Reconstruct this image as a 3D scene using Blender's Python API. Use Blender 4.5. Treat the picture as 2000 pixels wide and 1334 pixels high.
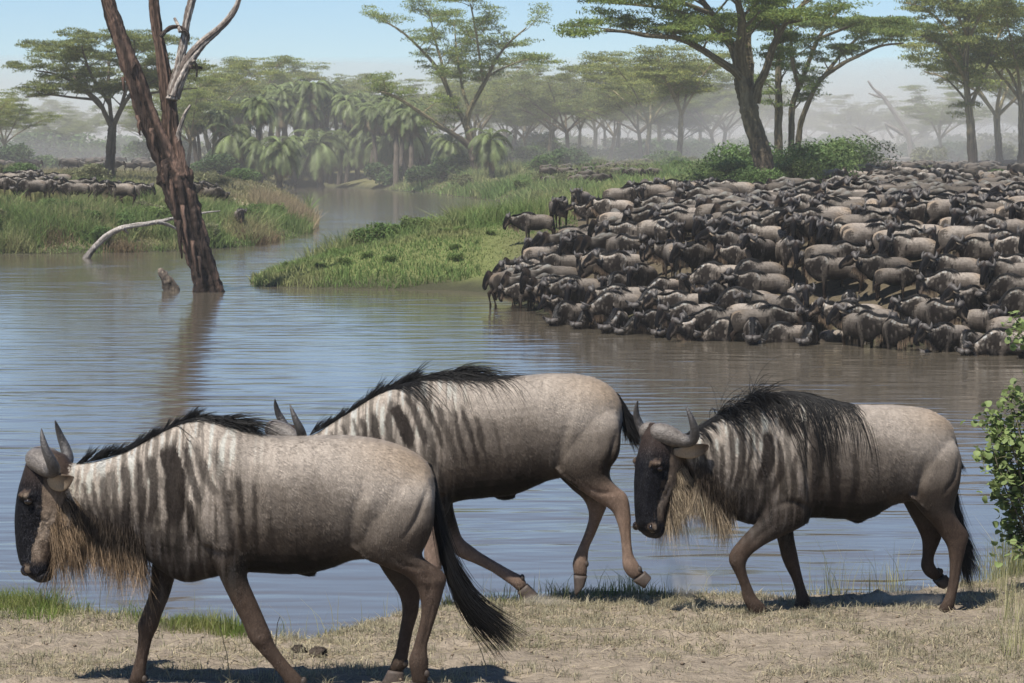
import bpy, math, random
import numpy as np
from mathutils import Vector, kdtree
from mathutils.bvhtree import BVHTree

# ---------------------------------------------------------------- scene, camera, light
scene = bpy.context.scene
for o in list(bpy.data.objects):
    bpy.data.objects.remove(o)
COL = scene.collection
CAM_Z = 5.4                       # camera height above the water (roof of a vehicle on the bank)
FPX = 100.0 / 36.0 * 2000.0       # focal length in photo pixels
PITCH = math.atan(382.0 / FPX)
cam_data = bpy.data.cameras.new('camera')
cam_data.lens = 100.0
cam_data.sensor_width = 36.0
cam_data.clip_start = 0.5
cam_data.clip_end = 9000.0
cam_data.dof.use_dof = True
cam_data.dof.focus_distance = 19.0
cam_data.dof.aperture_fstop = 22.0
cam = bpy.data.objects.new('camera', cam_data)
cam.location = (0, 0, CAM_Z)
cam.rotation_euler = (math.pi / 2 - PITCH, 0, 0)
COL.objects.link(cam)
scene.camera = cam

SUN = np.array([-0.34, -0.47, 1.0]); SUN /= np.linalg.norm(SUN)
SUN_EL = math.asin(SUN[2]); SUN_AZ = math.atan2(SUN[0], SUN[1])
world = bpy.data.worlds.new('World')
scene.world = world
world.use_nodes = True
wn = world.node_tree
wn.nodes.clear()
sky = wn.nodes.new('ShaderNodeTexSky')
sky.sky_type = 'NISHITA'
sky.sun_disc = False
sky.sun_elevation = SUN_EL
sky.sun_rotation = SUN_AZ
sky.altitude = 1500.0
sky.air_density = 0.95
sky.dust_density = 0.0
sky.ozone_density = 7.5
bg = wn.nodes.new('ShaderNodeBackground')
bg.inputs['Strength'].default_value = 0.078
wo = wn.nodes.new('ShaderNodeOutputWorld')
wn.links.new(sky.outputs[0], bg.inputs[0])
wn.links.new(bg.outputs[0], wo.inputs[0])
sun_data = bpy.data.lights.new('sun', 'SUN')
sun_data.energy = 4.8
sun_data.angle = math.radians(0.53)
sun_data.color = (1.0, 0.955, 0.89)
sun = bpy.data.objects.new('sun', sun_data)
sun.rotation_euler = Vector((-SUN[0], -SUN[1], -SUN[2])).to_track_quat('-Z', 'Y').to_euler()
sun.location = (0, 0, 60)
COL.objects.link(sun)
scene.view_settings.view_transform = 'Standard'
scene.view_settings.look = 'None'
scene.view_settings.exposure = 0.62
scene.view_settings.gamma = 1.0
scene.view_settings.use_curve_mapping = False
scene.cycles.use_denoising = True
scene.cycles.max_bounces = 6
scene.cycles.diffuse_bounces = 2
scene.cycles.glossy_bounces = 3
scene.cycles.transmission_bounces = 3
scene.cycles.transparent_max_bounces = 6
scene.cycles.volume_bounces = 0
scene.cycles.caustics_reflective = False
scene.cycles.caustics_refractive = False

# ---------------------------------------------------------------- pixel <-> world
_fw = np.array([0, math.cos(PITCH), -math.sin(PITCH)])
_up = np.array([0, math.sin(PITCH), math.cos(PITCH)])
_rt = np.array([1.0, 0, 0])
CAMP = np.array([0, 0, CAM_Z])
def ray(px, py):
    px = np.asarray(px, float); py = np.asarray(py, float)
    u = (px - 1000.0) / FPX; v = (667.0 - py) / FPX
    return u[..., None] * _rt + v[..., None] * _up + _fw
def at_y(px, py, Y):
    d = ray(px, py)
    return CAMP + d * (np.asarray(Y, float) / d[..., 1])[..., None]
def at_z(px, py, Z):
    d = ray(px, py)
    return CAMP + d * ((Z - CAM_Z) / d[..., 2])[..., None]

# ---------------------------------------------------------------- mesh helpers
def build(name, V, F, mat=None, parent=None, smooth=True, col=None, loc=None, link=True):
    """One mesh object from numpy arrays; F is an (n,3|4) array or a list of such arrays; col = per-vertex rgb."""
    me = bpy.data.meshes.new(name)
    V = np.asarray(V, np.float32)
    if loc is not None:
        V = V - np.asarray(loc, np.float32)
    Fs = F if isinstance(F, list) else [F]
    Fs = [np.asarray(f, np.int32) for f in Fs if len(f)]
    me.vertices.add(len(V)); me.vertices.foreach_set('co', V.ravel())
    idx = np.concatenate([f.ravel() for f in Fs])
    tot = np.concatenate([np.full(len(f), f.shape[1], np.int32) for f in Fs])
    st = np.concatenate([[0], np.cumsum(tot)[:-1]]).astype(np.int32)
    me.loops.add(len(idx)); me.loops.foreach_set('vertex_index', idx)
    me.polygons.add(len(tot)); me.polygons.foreach_set('loop_start', st)
    me.update(calc_edges=True)
    if smooth:
        me.polygons.foreach_set('use_smooth', np.ones(len(tot), bool))
    if col is not None:
        set_col(me, col)
    if mat is not None:
        me.materials.append(mat)
    if not link:
        return me
    o = bpy.data.objects.new(name, me)
    COL.objects.link(o)
    if parent is not None:
        o.parent = parent
    elif loc is not None:
        o.location = loc
    return o
def set_col(me, col):
    a = me.color_attributes.new('Col', 'FLOAT_COLOR', 'POINT')
    c = np.ones((len(me.vertices), 4), np.float32)
    c[:, :3] = col
    a.data.foreach_set('color', c.ravel())
def add_obj(name, me, parent=None, loc=None):
    o = bpy.data.objects.new(name, me)
    COL.objects.link(o)
    o.parent = parent
    if loc is not None: o.location = loc
    return o
def empty(name, loc, rz=0.0):
    o = bpy.data.objects.new(name, None)
    o.empty_display_size = 0.2
    o.location = loc; o.rotation_euler = (0, 0, rz)
    COL.objects.link(o)
    return o
def tag(o, label=None, cat=None, group=None, kind=None):
    if label: o['label'] = label
    if cat: o['category'] = cat
    if group: o['group'] = group
    if kind: o['kind'] = kind
    return o
def smoothstep(a, b, x):
    t = np.clip((x - a) / (b - a), 0, 1)
    return t * t * (3 - 2 * t)
def hashn(x, y, s=0):
    h = np.sin(x * 127.1 + y * 311.7 + s * 74.7) * 43758.5453
    return h - np.floor(h)
def vnoise(x, y, s=0):
    xi = np.floor(x); yi = np.floor(y); fx = x - xi; fy = y - yi
    fx = fx * fx * (3 - 2 * fx); fy = fy * fy * (3 - 2 * fy)
    a = hashn(xi, yi, s); b = hashn(xi + 1, yi, s); c = hashn(xi, yi + 1, s); d = hashn(xi + 1, yi + 1, s)
    return (a * (1 - fx) + b * fx) * (1 - fy) + (c * (1 - fx) + d * fx) * fy
def fbm(x, y, s=0, o=4):
    r = 0; amp = 0.5
    for i in range(o):
        r = r + amp * vnoise(x, y, s + i * 13); x = x * 2.03 + 5.1; y = y * 2.03 + 1.7; amp *= 0.5
    return r
def catmull(P, n):
    """resample rows of P (k, m) smoothly to n rows, even in row parameter"""
    P = np.asarray(P, float); k = len(P)
    Q = np.vstack([2 * P[0] - P[1], P, 2 * P[-1] - P[-2]])
    t = np.linspace(0, k - 1, n); i = np.minimum(t.astype(int), k - 2); f = (t - i)[:, None]
    p0, p1, p2, p3 = Q[i], Q[i + 1], Q[i + 2], Q[i + 3]
    return 0.5 * ((2 * p1) + (-p0 + p2) * f + (2 * p0 - 5 * p1 + 4 * p2 - p3) * f ** 2 + (-p0 + 3 * p1 - 3 * p2 + p3) * f ** 3)
def loft(rings):
    """closed shell through rings (S,R,3)"""
    S, R, _ = rings.shape
    V = np.vstack([rings.reshape(-1, 3), rings[0].mean(0)[None], rings[-1].mean(0)[None]])
    i = np.arange(S - 1)[:, None] * R; j = np.arange(R)[None]; j2 = (j + 1) % R
    Q = np.stack([i + j, i + j2, i + R + j2, i + R + j], -1).reshape(-1, 4)
    a = np.arange(R); b = (a + 1) % R; c0 = S * R; c1 = S * R + 1
    T = np.vstack([np.stack([b, a, np.full(R, c0)], -1), np.stack([(S - 1) * R + a, (S - 1) * R + b, np.full(R, c1)], -1)])
    return V, Q, T
def tube(P, r, R=8):
    """tapered tube along points P with radii r -> rings"""
    P = np.asarray(P, float); r = np.asarray(r, float)
    d = np.gradient(P, axis=0); d /= np.linalg.norm(d, axis=1)[:, None] + 1e-9
    ref = np.where(np.abs(d[:, 2:3]) > 0.9, [[1.0, 0, 0]], [[0, 0, 1.0]])
    a = np.cross(d, ref); a /= np.linalg.norm(a, axis=1)[:, None] + 1e-9
    for k in range(1, len(a)):            # keep the frame from twisting
        v = a[k - 1] - d[k] * np.dot(a[k - 1], d[k]); n = np.linalg.norm(v)
        if n > 1e-6: a[k] = v / n
    b = np.cross(d, a)
    th = np.linspace(0, 2 * np.pi, R, endpoint=False)
    return P[:, None] + r[:, None, None] * (np.cos(th)[None, :, None] * a[:, None] + np.sin(th)[None, :, None] * b[:, None])
class Acc:
    """collects shells into one mesh"""
    def __init__(s): s.V = []; s.Q = []; s.T = []; s.C = []; s.n = 0
    def add(s, V, Q=None, T=None, C=None):
        V = np.asarray(V, float)
        if Q is not None and len(Q): s.Q.append(np.asarray(Q) + s.n)
        if T is not None and len(T): s.T.append(np.asarray(T) + s.n)
        if C is not None: s.C.append(np.broadcast_to(np.asarray(C, float), V.shape))
        s.V.append(V); s.n += len(V)
    def loft(s, rings, C=None): V, Q, T = loft(rings); s.add(V, Q, T, C)
    def arrays(s):
        F = []
        if s.Q: F.append(np.vstack(s.Q))
        if s.T: F.append(np.vstack(s.T))
        return np.vstack(s.V), F
    def obj(s, name, mat=None, parent=None, smooth=True, loc=None, link=True):
        V, F = s.arrays()
        return build(name, V, F, mat, parent, smooth, np.vstack(s.C) if s.C else None, loc, link)
def strands(P, w, C0=None, C1=None):
    """hair: P (N,S,3) points, w (N,) root radius -> V, tris, colours; three-sided tapering hairs"""
    N, S, _ = P.shape
    d = np.gradient(P, axis=1); d /= np.linalg.norm(d, axis=2, keepdims=True) + 1e-9
    ref = np.array([0.31, 0.83, 0.46]); a = np.cross(d, ref); a /= np.linalg.norm(a, axis=2, keepdims=True) + 1e-9
    b = np.cross(d, a)
    tp = (1 - np.linspace(0, 1, S) ** 2.2) * 0.93 + 0.07
    r = w[:, None] * tp[None]
    th = np.array([0, 2.094, 4.189])
    V = P[:, :, None] + r[:, :, None, None] * (np.cos(th)[None, None, :, None] * a[:, :, None] + np.sin(th)[None, None, :, None] * b[:, :, None])
    base = (np.arange(N) * S * 3)[:, None, None] + (np.arange(S - 1) * 3)[None, :, None]
    j = np.arange(3)[None, None]; j2 = (j + 1) % 3
    Q = np.stack([base + j, base + j2, base + 3 + j2, base + 3 + j], -1).reshape(-1, 4)
    C = None
    if C0 is not None:
        t = np.linspace(0, 1, S)[None, :, None, None]
        C = (C0[:, None, None] * (1 - t) + C1[:, None, None] * t) * np.ones((1, 1, 3, 1))
        C = C.reshape(-1, 3)
    return V.reshape(-1, 3), Q, C

# ---------------------------------------------------------------- materials
def new_mat(name):
    m = bpy.data.materials.new(name); m.use_nodes = True
    nt = m.node_tree; nt.nodes.clear()
    out = nt.nodes.new('ShaderNodeOutputMaterial'); p = nt.nodes.new('ShaderNodeBsdfPrincipled')
    nt.links.new(p.outputs[0], out.inputs[0])
    return m, nt, p, out
def N(nt, t, **kw):
    n = nt.nodes.new(t)
    for k, v in kw.items():
        if k in n.inputs.keys(): n.inputs[k].default_value = v
        else: setattr(n, k, v)
    return n
def attr_mat(name, rough=0.7, spec=0.3, var=0.25, nscale=30.0, bump=0.0, bscale=80.0, sheen=0.0, stretch=(1, 1, 1), transl=0.0, coord='Object', bdist=0.01, indiv=None):
    """base colour from the mesh's own colour attribute, broken up by noise, with fine relief"""
    m, nt, p, out = new_mat(name); L = nt.links
    a = N(nt, 'ShaderNodeAttribute', attribute_name='Col')
    tc = N(nt, 'ShaderNodeTexCoord')
    mp = N(nt, 'ShaderNodeMapping'); mp.inputs['Scale'].default_value = stretch
    L.new(tc.outputs[coord], mp.inputs[0])
    no = N(nt, 'ShaderNodeTexNoise', Scale=nscale, Detail=4.0, Roughness=0.65)
    L.new(mp.outputs[0], no.inputs['Vector'])
    mr = N(nt, 'ShaderNodeMapRange'); mr.inputs['From Min'].default_value = 0.25; mr.inputs['From Max'].default_value = 0.75
    mr.inputs['To Min'].default_value = 1 - var; mr.inputs['To Max'].default_value = 1 + var
    L.new(no.outputs[0], mr.inputs[0])
    mx = N(nt, 'ShaderNodeVectorMath', operation='SCALE')
    L.new(a.outputs['Color'], mx.inputs[0]); L.new(mr.outputs[0], mx.inputs['Scale'])
    if indiv:                              # every animal has its own coat tone
        oi = N(nt, 'ShaderNodeObjectInfo'); mi = N(nt, 'ShaderNodeMapRange'); mi.inputs['To Min'].default_value = indiv[0]; mi.inputs['To Max'].default_value = indiv[1]
        L.new(oi.outputs['Random'], mi.inputs[0]); m2 = N(nt, 'ShaderNodeVectorMath', operation='SCALE')
        L.new(mx.outputs[0], m2.inputs[0]); L.new(mi.outputs[0], m2.inputs['Scale']); mx = m2
    L.new(mx.outputs[0], p.inputs['Base Color'])
    p.inputs['Roughness'].default_value = rough; p.inputs['Specular IOR Level'].default_value = spec
    if sheen: p.inputs['Sheen Weight'].default_value = sheen; p.inputs['Sheen Roughness'].default_value = 0.4
    if bump:
        nb = N(nt, 'ShaderNodeTexNoise', Scale=bscale, Detail=3.0, Roughness=0.6)
        L.new(mp.outputs[0], nb.inputs['Vector'])
        bp = N(nt, 'ShaderNodeBump', Strength=bump, Distance=bdist)
        L.new(nb.outputs[0], bp.inputs['Height']); L.new(bp.outputs[0], p.inputs['Normal'])
    if transl:
        tr = N(nt, 'ShaderNodeBsdfTranslucent'); L.new(mx.outputs[0], tr.inputs[0])
        ms = N(nt, 'ShaderNodeMixShader'); ms.inputs[0].default_value = transl
        L.new(p.outputs[0], ms.inputs[1]); L.new(tr.outputs[0], ms.inputs[2]); L.new(ms.outputs[0], out.inputs[0])
    return m

# ---------------------------------------------------------------- terrain
# near bank edge in photo pixels (seen on the bank's top, about z 2.55)
_edge = np.array([(-900, 1120), (-300, 1150), (0, 1172), (150, 1198), (300, 1216), (420, 1238), (520, 1258), (600, 1266), (660, 1245), (720, 1224), (800, 1190),
                  (900, 1172), (1040, 1160), (1200, 1150), (1350, 1150), (1500, 1156), (1650, 1150), (1800, 1138), (1900, 1120), (2000, 1085), (2200, 1040), (2800, 990)], float)
_ep = at_z(_edge[:, 0], _edge[:, 1], 2.55)
def edge_y(x): return np.interp(x, _ep[:, 0], _ep[:, 1])
FRONT = [(2700, 722), (2300, 708), (2000, 700), (1800, 692), (1600, 680), (1400, 672), (1250, 657), (1120, 642), (1060, 628), (1000, 606)]
_w = []
for px, py in FRONT:
    p = at_z(px, py, 0.0); _w.append((p[0], p[1] + 4.6))
for px, py in [(985, 578), (945, 570), (870, 566), (760, 564), (650, 563), (560, 561), (505, 558), (488, 548)]:
    p = at_z(px, py, 0.0); _w.append((p[0], p[1]))
_w += [(-9.6, 118), (-7.4, 127), (-4.6, 136), (-1.5, 146), (1.5, 156), (2.2, 175), (1.5, 210), (0.8, 245), (-0.2, 272), (-3.0, 290), (-9, 322), (-16, 352), (-23.4, 372),
       (-28, 368), (-27, 335), (-21.5, 285), (-16.5, 235), (-13.2, 193), (-12.6, 178), (-13.0, 163), (-14.2, 153), (-17, 147), (-21, 143.5), (-26, 142), (-40, 141), (-90, 139),
       (-90, 15), (60, 15), (60, 68)]
WPOLY = np.array(_w, float)
def poly_sd(x, y, P):
    """signed distance, positive outside the polygon (on land)"""
    d = np.full(x.shape, 1e9); ins = np.zeros(x.shape, bool); n = len(P)
    for i in range(n):
        ax, ay = P[i]; bx, by = P[(i + 1) % n]
        ex, ey = bx - ax, by - ay; wx, wy = x - ax, y - ay
        t = np.clip((wx * ex + wy * ey) / (ex * ex + ey * ey + 1e-9), 0, 1)
        d = np.minimum(d, (wx - ex * t) ** 2 + (wy - ey * t) ** 2)
        c = ((ay > y) != (by > y)) & (x < (bx - ax) * (y - ay) / (by - ay + 1e-12) + ax)
        ins ^= c
    d = np.sqrt(d)
    return np.where(ins, -d, d)
def shore(x, y):
    return poly_sd(np.asarray(x, float), np.asarray(y, float), WPOLY)
_hp = np.random.default_rng(404); _hx = _hp.uniform(-3.6, 4.0, 150); _hy = edge_y(_hx) - _hp.uniform(.25, 4.8, 150); _ha = _hp.uniform(0, 3.14, 150)
def prints(x, y):
    """hoof prints trodden into the dust, each with a pushed-up rim"""
    r = np.zeros(x.shape)
    for a, b, t in zip(_hx, _hy, _ha):
        dx, dy = x - a, y - b; m = (np.abs(dx) < .2) & (np.abs(dy) < .2)
        if not m.any(): continue
        u = dx[m] * math.cos(t) + dy[m] * math.sin(t); v = -dx[m] * math.sin(t) + dy[m] * math.cos(t); q = (u / .075) ** 2 + (v / .05) ** 2
        r[m] += -.030 * np.exp(-q ** 2) + .014 * np.exp(-(q - 2.2) ** 2)
    return r
def height(x, y, sd=None, detail=True):
    x = np.asarray(x, float); y = np.asarray(y, float)
    # near bank
    s = edge_y(x) + 0.10 * (fbm(x * 2.2, x * 0 + 3.1, 5) - 0.5) - y
    zp = 2.74 - (y - 13.9) * 0.045
    near = np.where(s > 0.25, zp, zp - 1.15 * np.maximum(0.25 - s, 0) ** 1.15)
    near = np.where(y < 40, near, -5)
    if detail:
        nb = (fbm(x * 1.7, y * 1.7, 1) - 0.5) * 0.09 + (fbm(x * 6.5, y * 6.5, 2) - 0.5) * 0.045
        nb = nb + np.maximum(fbm(x * 17, y * 17, 9, 3) - 0.47, 0) * 0.07
        near = near + np.where(y < 40, nb, 0)
        if (y < 40).any(): near = near + prints(x, y)
    # the other banks
    if sd is None: sd = shore(x, y)
    s2 = np.where(y < 30, -20.0, sd)
    wob = (fbm(x * 0.12, y * 0.12, 21) - 0.45)
    hb = smoothstep(0, 5, x) * (1 - smoothstep(105, 140, y))
    land = (2.6 + .2 * hb) * (1 - np.exp(-np.maximum(s2, 0) / (6.0 - 2.4 * hb))) + np.where(s2 > 0, np.minimum(s2 * 0.5, 1) * 0.7 * wob, 0)
    land = land + smoothstep(500, 1500, y) * 12 * fbm(x * 0.0022 + 3, y * 0.0011, 31) + smoothstep(1300, 2200, y) * 14 * fbm(x * 0.0017 + 9, y * 0.0006, 37, 2)
    bed = np.maximum(-0.17 * np.maximum(-s2, 0), -0.95)
    far = np.where(s2 > 0, land, bed)
    return np.maximum(near, far)
def hz(x, y): return float(height(np.array([x]), np.array([y]))[0])

rows = np.concatenate([np.arange(2, 12.6, 0.7), np.arange(12.6, 20.5, 0.055), np.arange(20.5, 30, 0.6), np.arange(30, 66, 3.0), np.arange(66, 200, 0.8),
                       np.arange(200, 420, 3.0), np.geomspace(420, 4200, 60)])
un = np.linspace(-1, 1, 341)
GX = un[None] * (rows * 0.30 + 3.0)[:, None]; GY = rows[:, None] * np.ones_like(GX)
GSD = shore(GX, GY); GZ = height(GX, GY, GSD)
# ground colour: pale dust near, mud at the water, dull green turf on the far banks
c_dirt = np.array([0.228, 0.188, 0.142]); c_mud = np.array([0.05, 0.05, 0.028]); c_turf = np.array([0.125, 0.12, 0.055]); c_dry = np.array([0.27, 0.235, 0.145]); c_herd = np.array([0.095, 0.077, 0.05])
n1 = fbm(GX * 0.9, GY * 0.9, 50)[..., None]; n2 = fbm(GX * 0.10, GY * 0.07, 51)[..., None]
far_c = c_turf * (1 - smoothstep(0.4, 0.62, n2)) + c_dry * smoothstep(0.4, 0.62, n2)
pen = (smoothstep(104, 108, GY) * (1 - smoothstep(150, 160, GY)) * (1 - smoothstep(2, 5, GX)) * smoothstep(-12, -10, GX))[..., None]
far_c = far_c * (1 - pen) + np.array([0.135, 0.15, 0.055]) * pen
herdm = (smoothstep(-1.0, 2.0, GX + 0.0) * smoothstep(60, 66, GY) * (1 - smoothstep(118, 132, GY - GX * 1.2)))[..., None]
far_c = far_c * (1 - herdm) + c_herd * herdm  # mud and dung under the herd, with its shade painted in
far_c = np.where((GZ < 0.5)[..., None], c_mud * (1 - smoothstep(0.2, 0.5, GZ))[..., None] + far_c * smoothstep(0.2, 0.5, GZ)[..., None], far_c)
near_c = c_dirt * (0.85 + 0.35 * n1)
se = (edge_y(GX) - GY)[..., None]
near_c = np.where(se < 0.1, np.array([0.13, 0.10, 0.072]), near_c)
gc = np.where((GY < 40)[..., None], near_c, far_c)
nr, nc = GX.shape
ii = np.arange(nr - 1)[:, None] * nc + np.arange(nc - 1)[None]
GQ = np.stack([ii, ii + 1, ii + nc + 1, ii + nc], -1).reshape(-1, 4)
m_ground = attr_mat('soil_and_turf', rough=0.95, spec=0.1, var=0.4, nscale=11.0, bump=0.9, bscale=42.0, bdist=0.03)
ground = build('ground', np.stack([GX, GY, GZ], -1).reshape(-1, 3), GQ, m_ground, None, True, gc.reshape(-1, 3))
tag(ground, kind='structure')

# ---------------------------------------------------------------- water
m_water, nt, p, out = new_mat('river_water'); L = nt.links
p.inputs['Base Color'].default_value = (0.095, 0.08, 0.058, 1)
p.inputs['Roughness'].default_value = 0.09
p.inputs['IOR'].default_value = 1.33
geo = N(nt, 'ShaderNodeNewGeometry')
def ripple(scale, stretch, rot, detail, dist=0.0):
    mp = N(nt, 'ShaderNodeMapping'); mp.inputs['Scale'].default_value = stretch; mp.inputs['Rotation'].default_value = (0, 0, rot)
    L.new(geo.outputs['Position'], mp.inputs[0])
    n = N(nt, 'ShaderNodeTexNoise', Scale=scale, Detail=detail, Roughness=0.5, Distortion=dist)
    L.new(mp.outputs[0], n.inputs['Vector']); return n.outputs[0]
r1 = ripple(0.8, (0.45, 1.3, 1), 0.16, 1.0, 0.7)
r2 = ripple(2.0, (0.5, 1.3, 1), -0.2, 1.0, 0.5)
r3 = ripple(0.16, (1, 1, 1), 0.0, 1.0)
mul = N(nt, 'ShaderNodeMath', operation='MULTIPLY_ADD'); mul.inputs[1].default_value = 0.2
L.new(r2, mul.inputs[0]); L.new(r1, mul.inputs[2])
calm = N(nt, 'ShaderNodeMapRange'); calm.inputs['From Min'].default_value = 0.35; calm.inputs['From Max'].default_value = 0.65
calm.inputs['To Min'].default_value = 0.35; calm.inputs['To Max'].default_value = 1.1
L.new(r3, calm.inputs[0])
bp = N(nt, 'ShaderNodeBump', Distance=0.052)
L.new(calm.outputs[0], bp.inputs['Strength'])
L.new(mul.outputs[0], bp.inputs['Height']); L.new(bp.outputs[0], p.inputs['Normal'])
wr = np.concatenate([np.arange(14, 60, 4.0), np.arange(60, 440, 12.0)])
WX = np.linspace(-1, 1, 25)[None] * (wr * 0.32 + 4)[:, None]; WY = wr[:, None] * np.ones_like(WX)
ii = np.arange(len(wr) - 1)[:, None] * 25 + np.arange(24)[None]
water = build('river_water', np.stack([WX, WY, WX * 0], -1).reshape(-1, 3), np.stack([ii, ii + 1, ii + 26, ii + 25], -1).reshape(-1, 4), m_water)
tag(water, kind='structure')

# ---------------------------------------------------------------- wildebeest
m_fur = attr_mat('short_coat', rough=0.5, spec=0.04, var=0.26, nscale=190.0, bump=0.45, bscale=230.0, stretch=(0.8, 1, 0.35), bdist=0.007)
m_fur_far = attr_mat('short_coat_herd', rough=0.55, spec=0.03, var=0.35, nscale=14.0, bump=0.3, bscale=60.0, bdist=0.008, indiv=(.42, .9))
m_hair = attr_mat('long_hair', rough=0.42, spec=0.16, var=0.15, nscale=20.0)
m_horn = attr_mat('horn', rough=0.42, spec=0.35, var=0.45, nscale=45.0, bump=0.8, bscale=90.0, bdist=0.008)
m_hoof = attr_mat('hoof', rough=0.6, spec=0.3, var=0.3, nscale=60.0, bump=0.3, bscale=90.0, bdist=0.004)
m_eye, nt, p, out = new_mat('eye'); p.inputs['Base Color'].default_value = (0.012, 0.008, 0.006, 1); p.inputs['Roughness'].default_value = 0.08

m_coat = attr_mat('coat_hair', rough=0.45, spec=0.07, var=0.1, nscale=20.0)
class HeroFrame:
    def __init__(s, d0, k, xc_px):
        s.d0 = d0; s.k = k; s.xc = float(at_y(np.array(xc_px), np.array(900.), d0)[0])
        s.n = np.array([-k, 1, 0]) / math.hypot(k, 1)
    def P(s, px, py, lat=0.0):
        d = ray(px, py); t = (s.d0 - s.k * s.xc) / (d[..., 1] - s.k * d[..., 0])
        return CAMP + d * t[..., None] + np.asarray(lat, float)[..., None] * s.n
    def px(s, V):                       # back to photo pixels, ignoring the lateral offset
        q = V - CAMP
        lat = (q[:, 1] - s.d0 - s.k * (q[:, 0] - s.xc)) / (s.n[1] - s.k * s.n[0])
        q = q - lat[:, None] * s.n
        w = q @ _fw
        return np.stack([1000 + FPX * (q @ _rt) / w, 667 - FPX * (q @ _up) / w], -1)
class CanonFrame:
    n = np.array([0, 1.0, 0])
    def P(s, px, py, lat=0.0):
        px, py, lat = np.broadcast_arrays(np.asarray(px, float), np.asarray(py, float), np.asarray(lat, float))
        return np.stack([(px - 450) / 400.0, lat, (1350 - py) / 400.0], -1)
    def px(s, V): return np.stack([450 + 400 * V[:, 0], 1350 - 400 * V[:, 2]], -1)

def shell(fr, st, rings=40, R=28, lat=0.0, egg=0.0, sq=0.9):
    """closed skin through stations (x1,y1,x2,y2,halfwidth[,lat[,egg]]) -> rings in 3-D"""
    A = np.array([tuple(q) + (0,) * (7 - len(q)) for q in st], float)
    A = catmull(A, rings); A[:, 4] = np.maximum(A[:, 4], 0.006)
    l = A[:, 5] + lat
    T = fr.P(A[:, 0], A[:, 1], l); B = fr.P(A[:, 2], A[:, 3], l)
    c = (T + B) / 2; a = (T - B) / 2
    th = np.linspace(0, 2 * np.pi, R, endpoint=False)
    ct = np.cos(th); s_ = np.sin(th)
    sx = np.sign(s_) * np.abs(s_) ** sq
    e = (egg + A[:, 6])[:, None]
    wid = A[:, 4][:, None] * sx[None] * (1 - e * ct[None])
    return c[:, None] + a[:, None] * ct[None, :, None] + wid[..., None] * fr.n

# ---- traced from the photograph: animal at the left
TORSO1 = [(850, 945, 851, 1000, .05), (838, 908, 838, 1035, .13), (808, 884, 795, 1068, .205), (760, 864, 745, 1088, .245), (700, 853, 690, 1092, .262), (640, 851, 640, 1110, .278), (580, 853, 580, 1119, .29),
          (520, 850, 520, 1117, .288), (470, 838, 460, 1116, .27), (425, 823, 410, 1128, .24), (385, 817, 362, 1136, .205), (340, 832, 318, 1115, .172), (300, 853, 285, 1090, .15), (250, 880, 240, 1068, .13),
          (200, 898, 202, 1056, .113), (160, 905, 170, 1042, .10), (130, 905, 142, 1025, .085)]
HEAD = [(66, 872, 128, 888, .06), (55, 890, 142, 908, .088), (46, 918, 150, 930, .10), (35, 955, 157, 962, .104), (28, 1000, 160, 1000, .094), (27, 1035, 143, 1035, .08), (29, 1068, 112, 1066, .073), (34, 1094, 105, 1094, .076),
        (43, 1116, 104, 1116, .078), (56, 1131, 100, 1133, .065), (70, 1140, 90, 1141, .035)]
# forward, far side fore leg / near fore leg / near hind / far hind: (front x,y, back x,y, halfwidth)
LEGS1 = {
 'fore_far': (.11, [(300, 1040, 372, 1040, .06), (292, 1100, 345, 1105, .055), (288, 1140, 334, 1145, .046), (284, 1170, 325, 1175, .041), (271, 1205, 311, 1208, .042), (263, 1228, 304, 1232, .043), (264, 1250, 293, 1254, .033), (260, 1285, 285, 1288, .026), (253, 1312, 280, 1316, .03), (248, 1330, 280, 1334, .031), (243, 1342, 272, 1348, .03)]),
 'fore_near': (-.13, [(380, 930, 470, 950, .05, .0), (385, 1000, 487, 1010, .085), (405, 1060, 492, 1068, .085), (428, 1105, 487, 1102, .07), (441, 1135, 490, 1128, .056), (458, 1170, 504, 1160, .048), (478, 1208, 520, 1196, .043), (490, 1238, 532, 1224, .044), (507, 1260, 539, 1244, .037), (532, 1288, 559, 1274, .028), (555, 1318, 584, 1302, .027), (566, 1335, 600, 1320, .032), (575, 1350, 608, 1338, .03)]),
 'hind_near': (-.125, [(770, 885, 825, 900, .03, .05), (728, 935, 846, 950, .085, .01), (696, 1000, 850, 1010, .105), (690, 1052, 838, 1050, .095), (712, 1080, 826, 1075, .08), (750, 1098, 836, 1088, .065), (790, 1115, 862, 1105, .05), (812, 1136, 874, 1122, .043), (820, 1156, 868, 1146, .039), (824, 1186, 857, 1186, .031), (817, 1222, 845, 1224, .027), (808, 1255, 836, 1256, .028), (799, 1282, 839, 1282, .034), (804, 1306, 838, 1306, .031), (806, 1326, 838, 1328, .03)]),
 'hind_far': (.12, [(720, 950, 840, 960, .06), (700, 1050, 830, 1055, .085), (728, 1095, 815, 1080, .07), (750, 1130, 812, 1115, .055), (770, 1158, 822, 1145, .043), (781, 1180, 819, 1178, .038), (783, 1206, 815, 1208, .03), (777, 1244, 804, 1246, .027), (770, 1282, 797, 1284, .029), (762, 1301, 793, 1304, .034), (756, 1318, 786, 1322, .03)]),
}
HOOF1 = {'fore_far': (245, 1340, 274, 1346, 240, 1372, 284, 1366), 'fore_near': (574, 1348, 607, 1338, 585, 1374, 632, 1362), 'hind_near': (805, 1322, 838, 1326, 795, 1352, 842, 1352), 'hind_far': (756, 1316, 786, 1320, 743, 1343, 790, 1342)}
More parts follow.
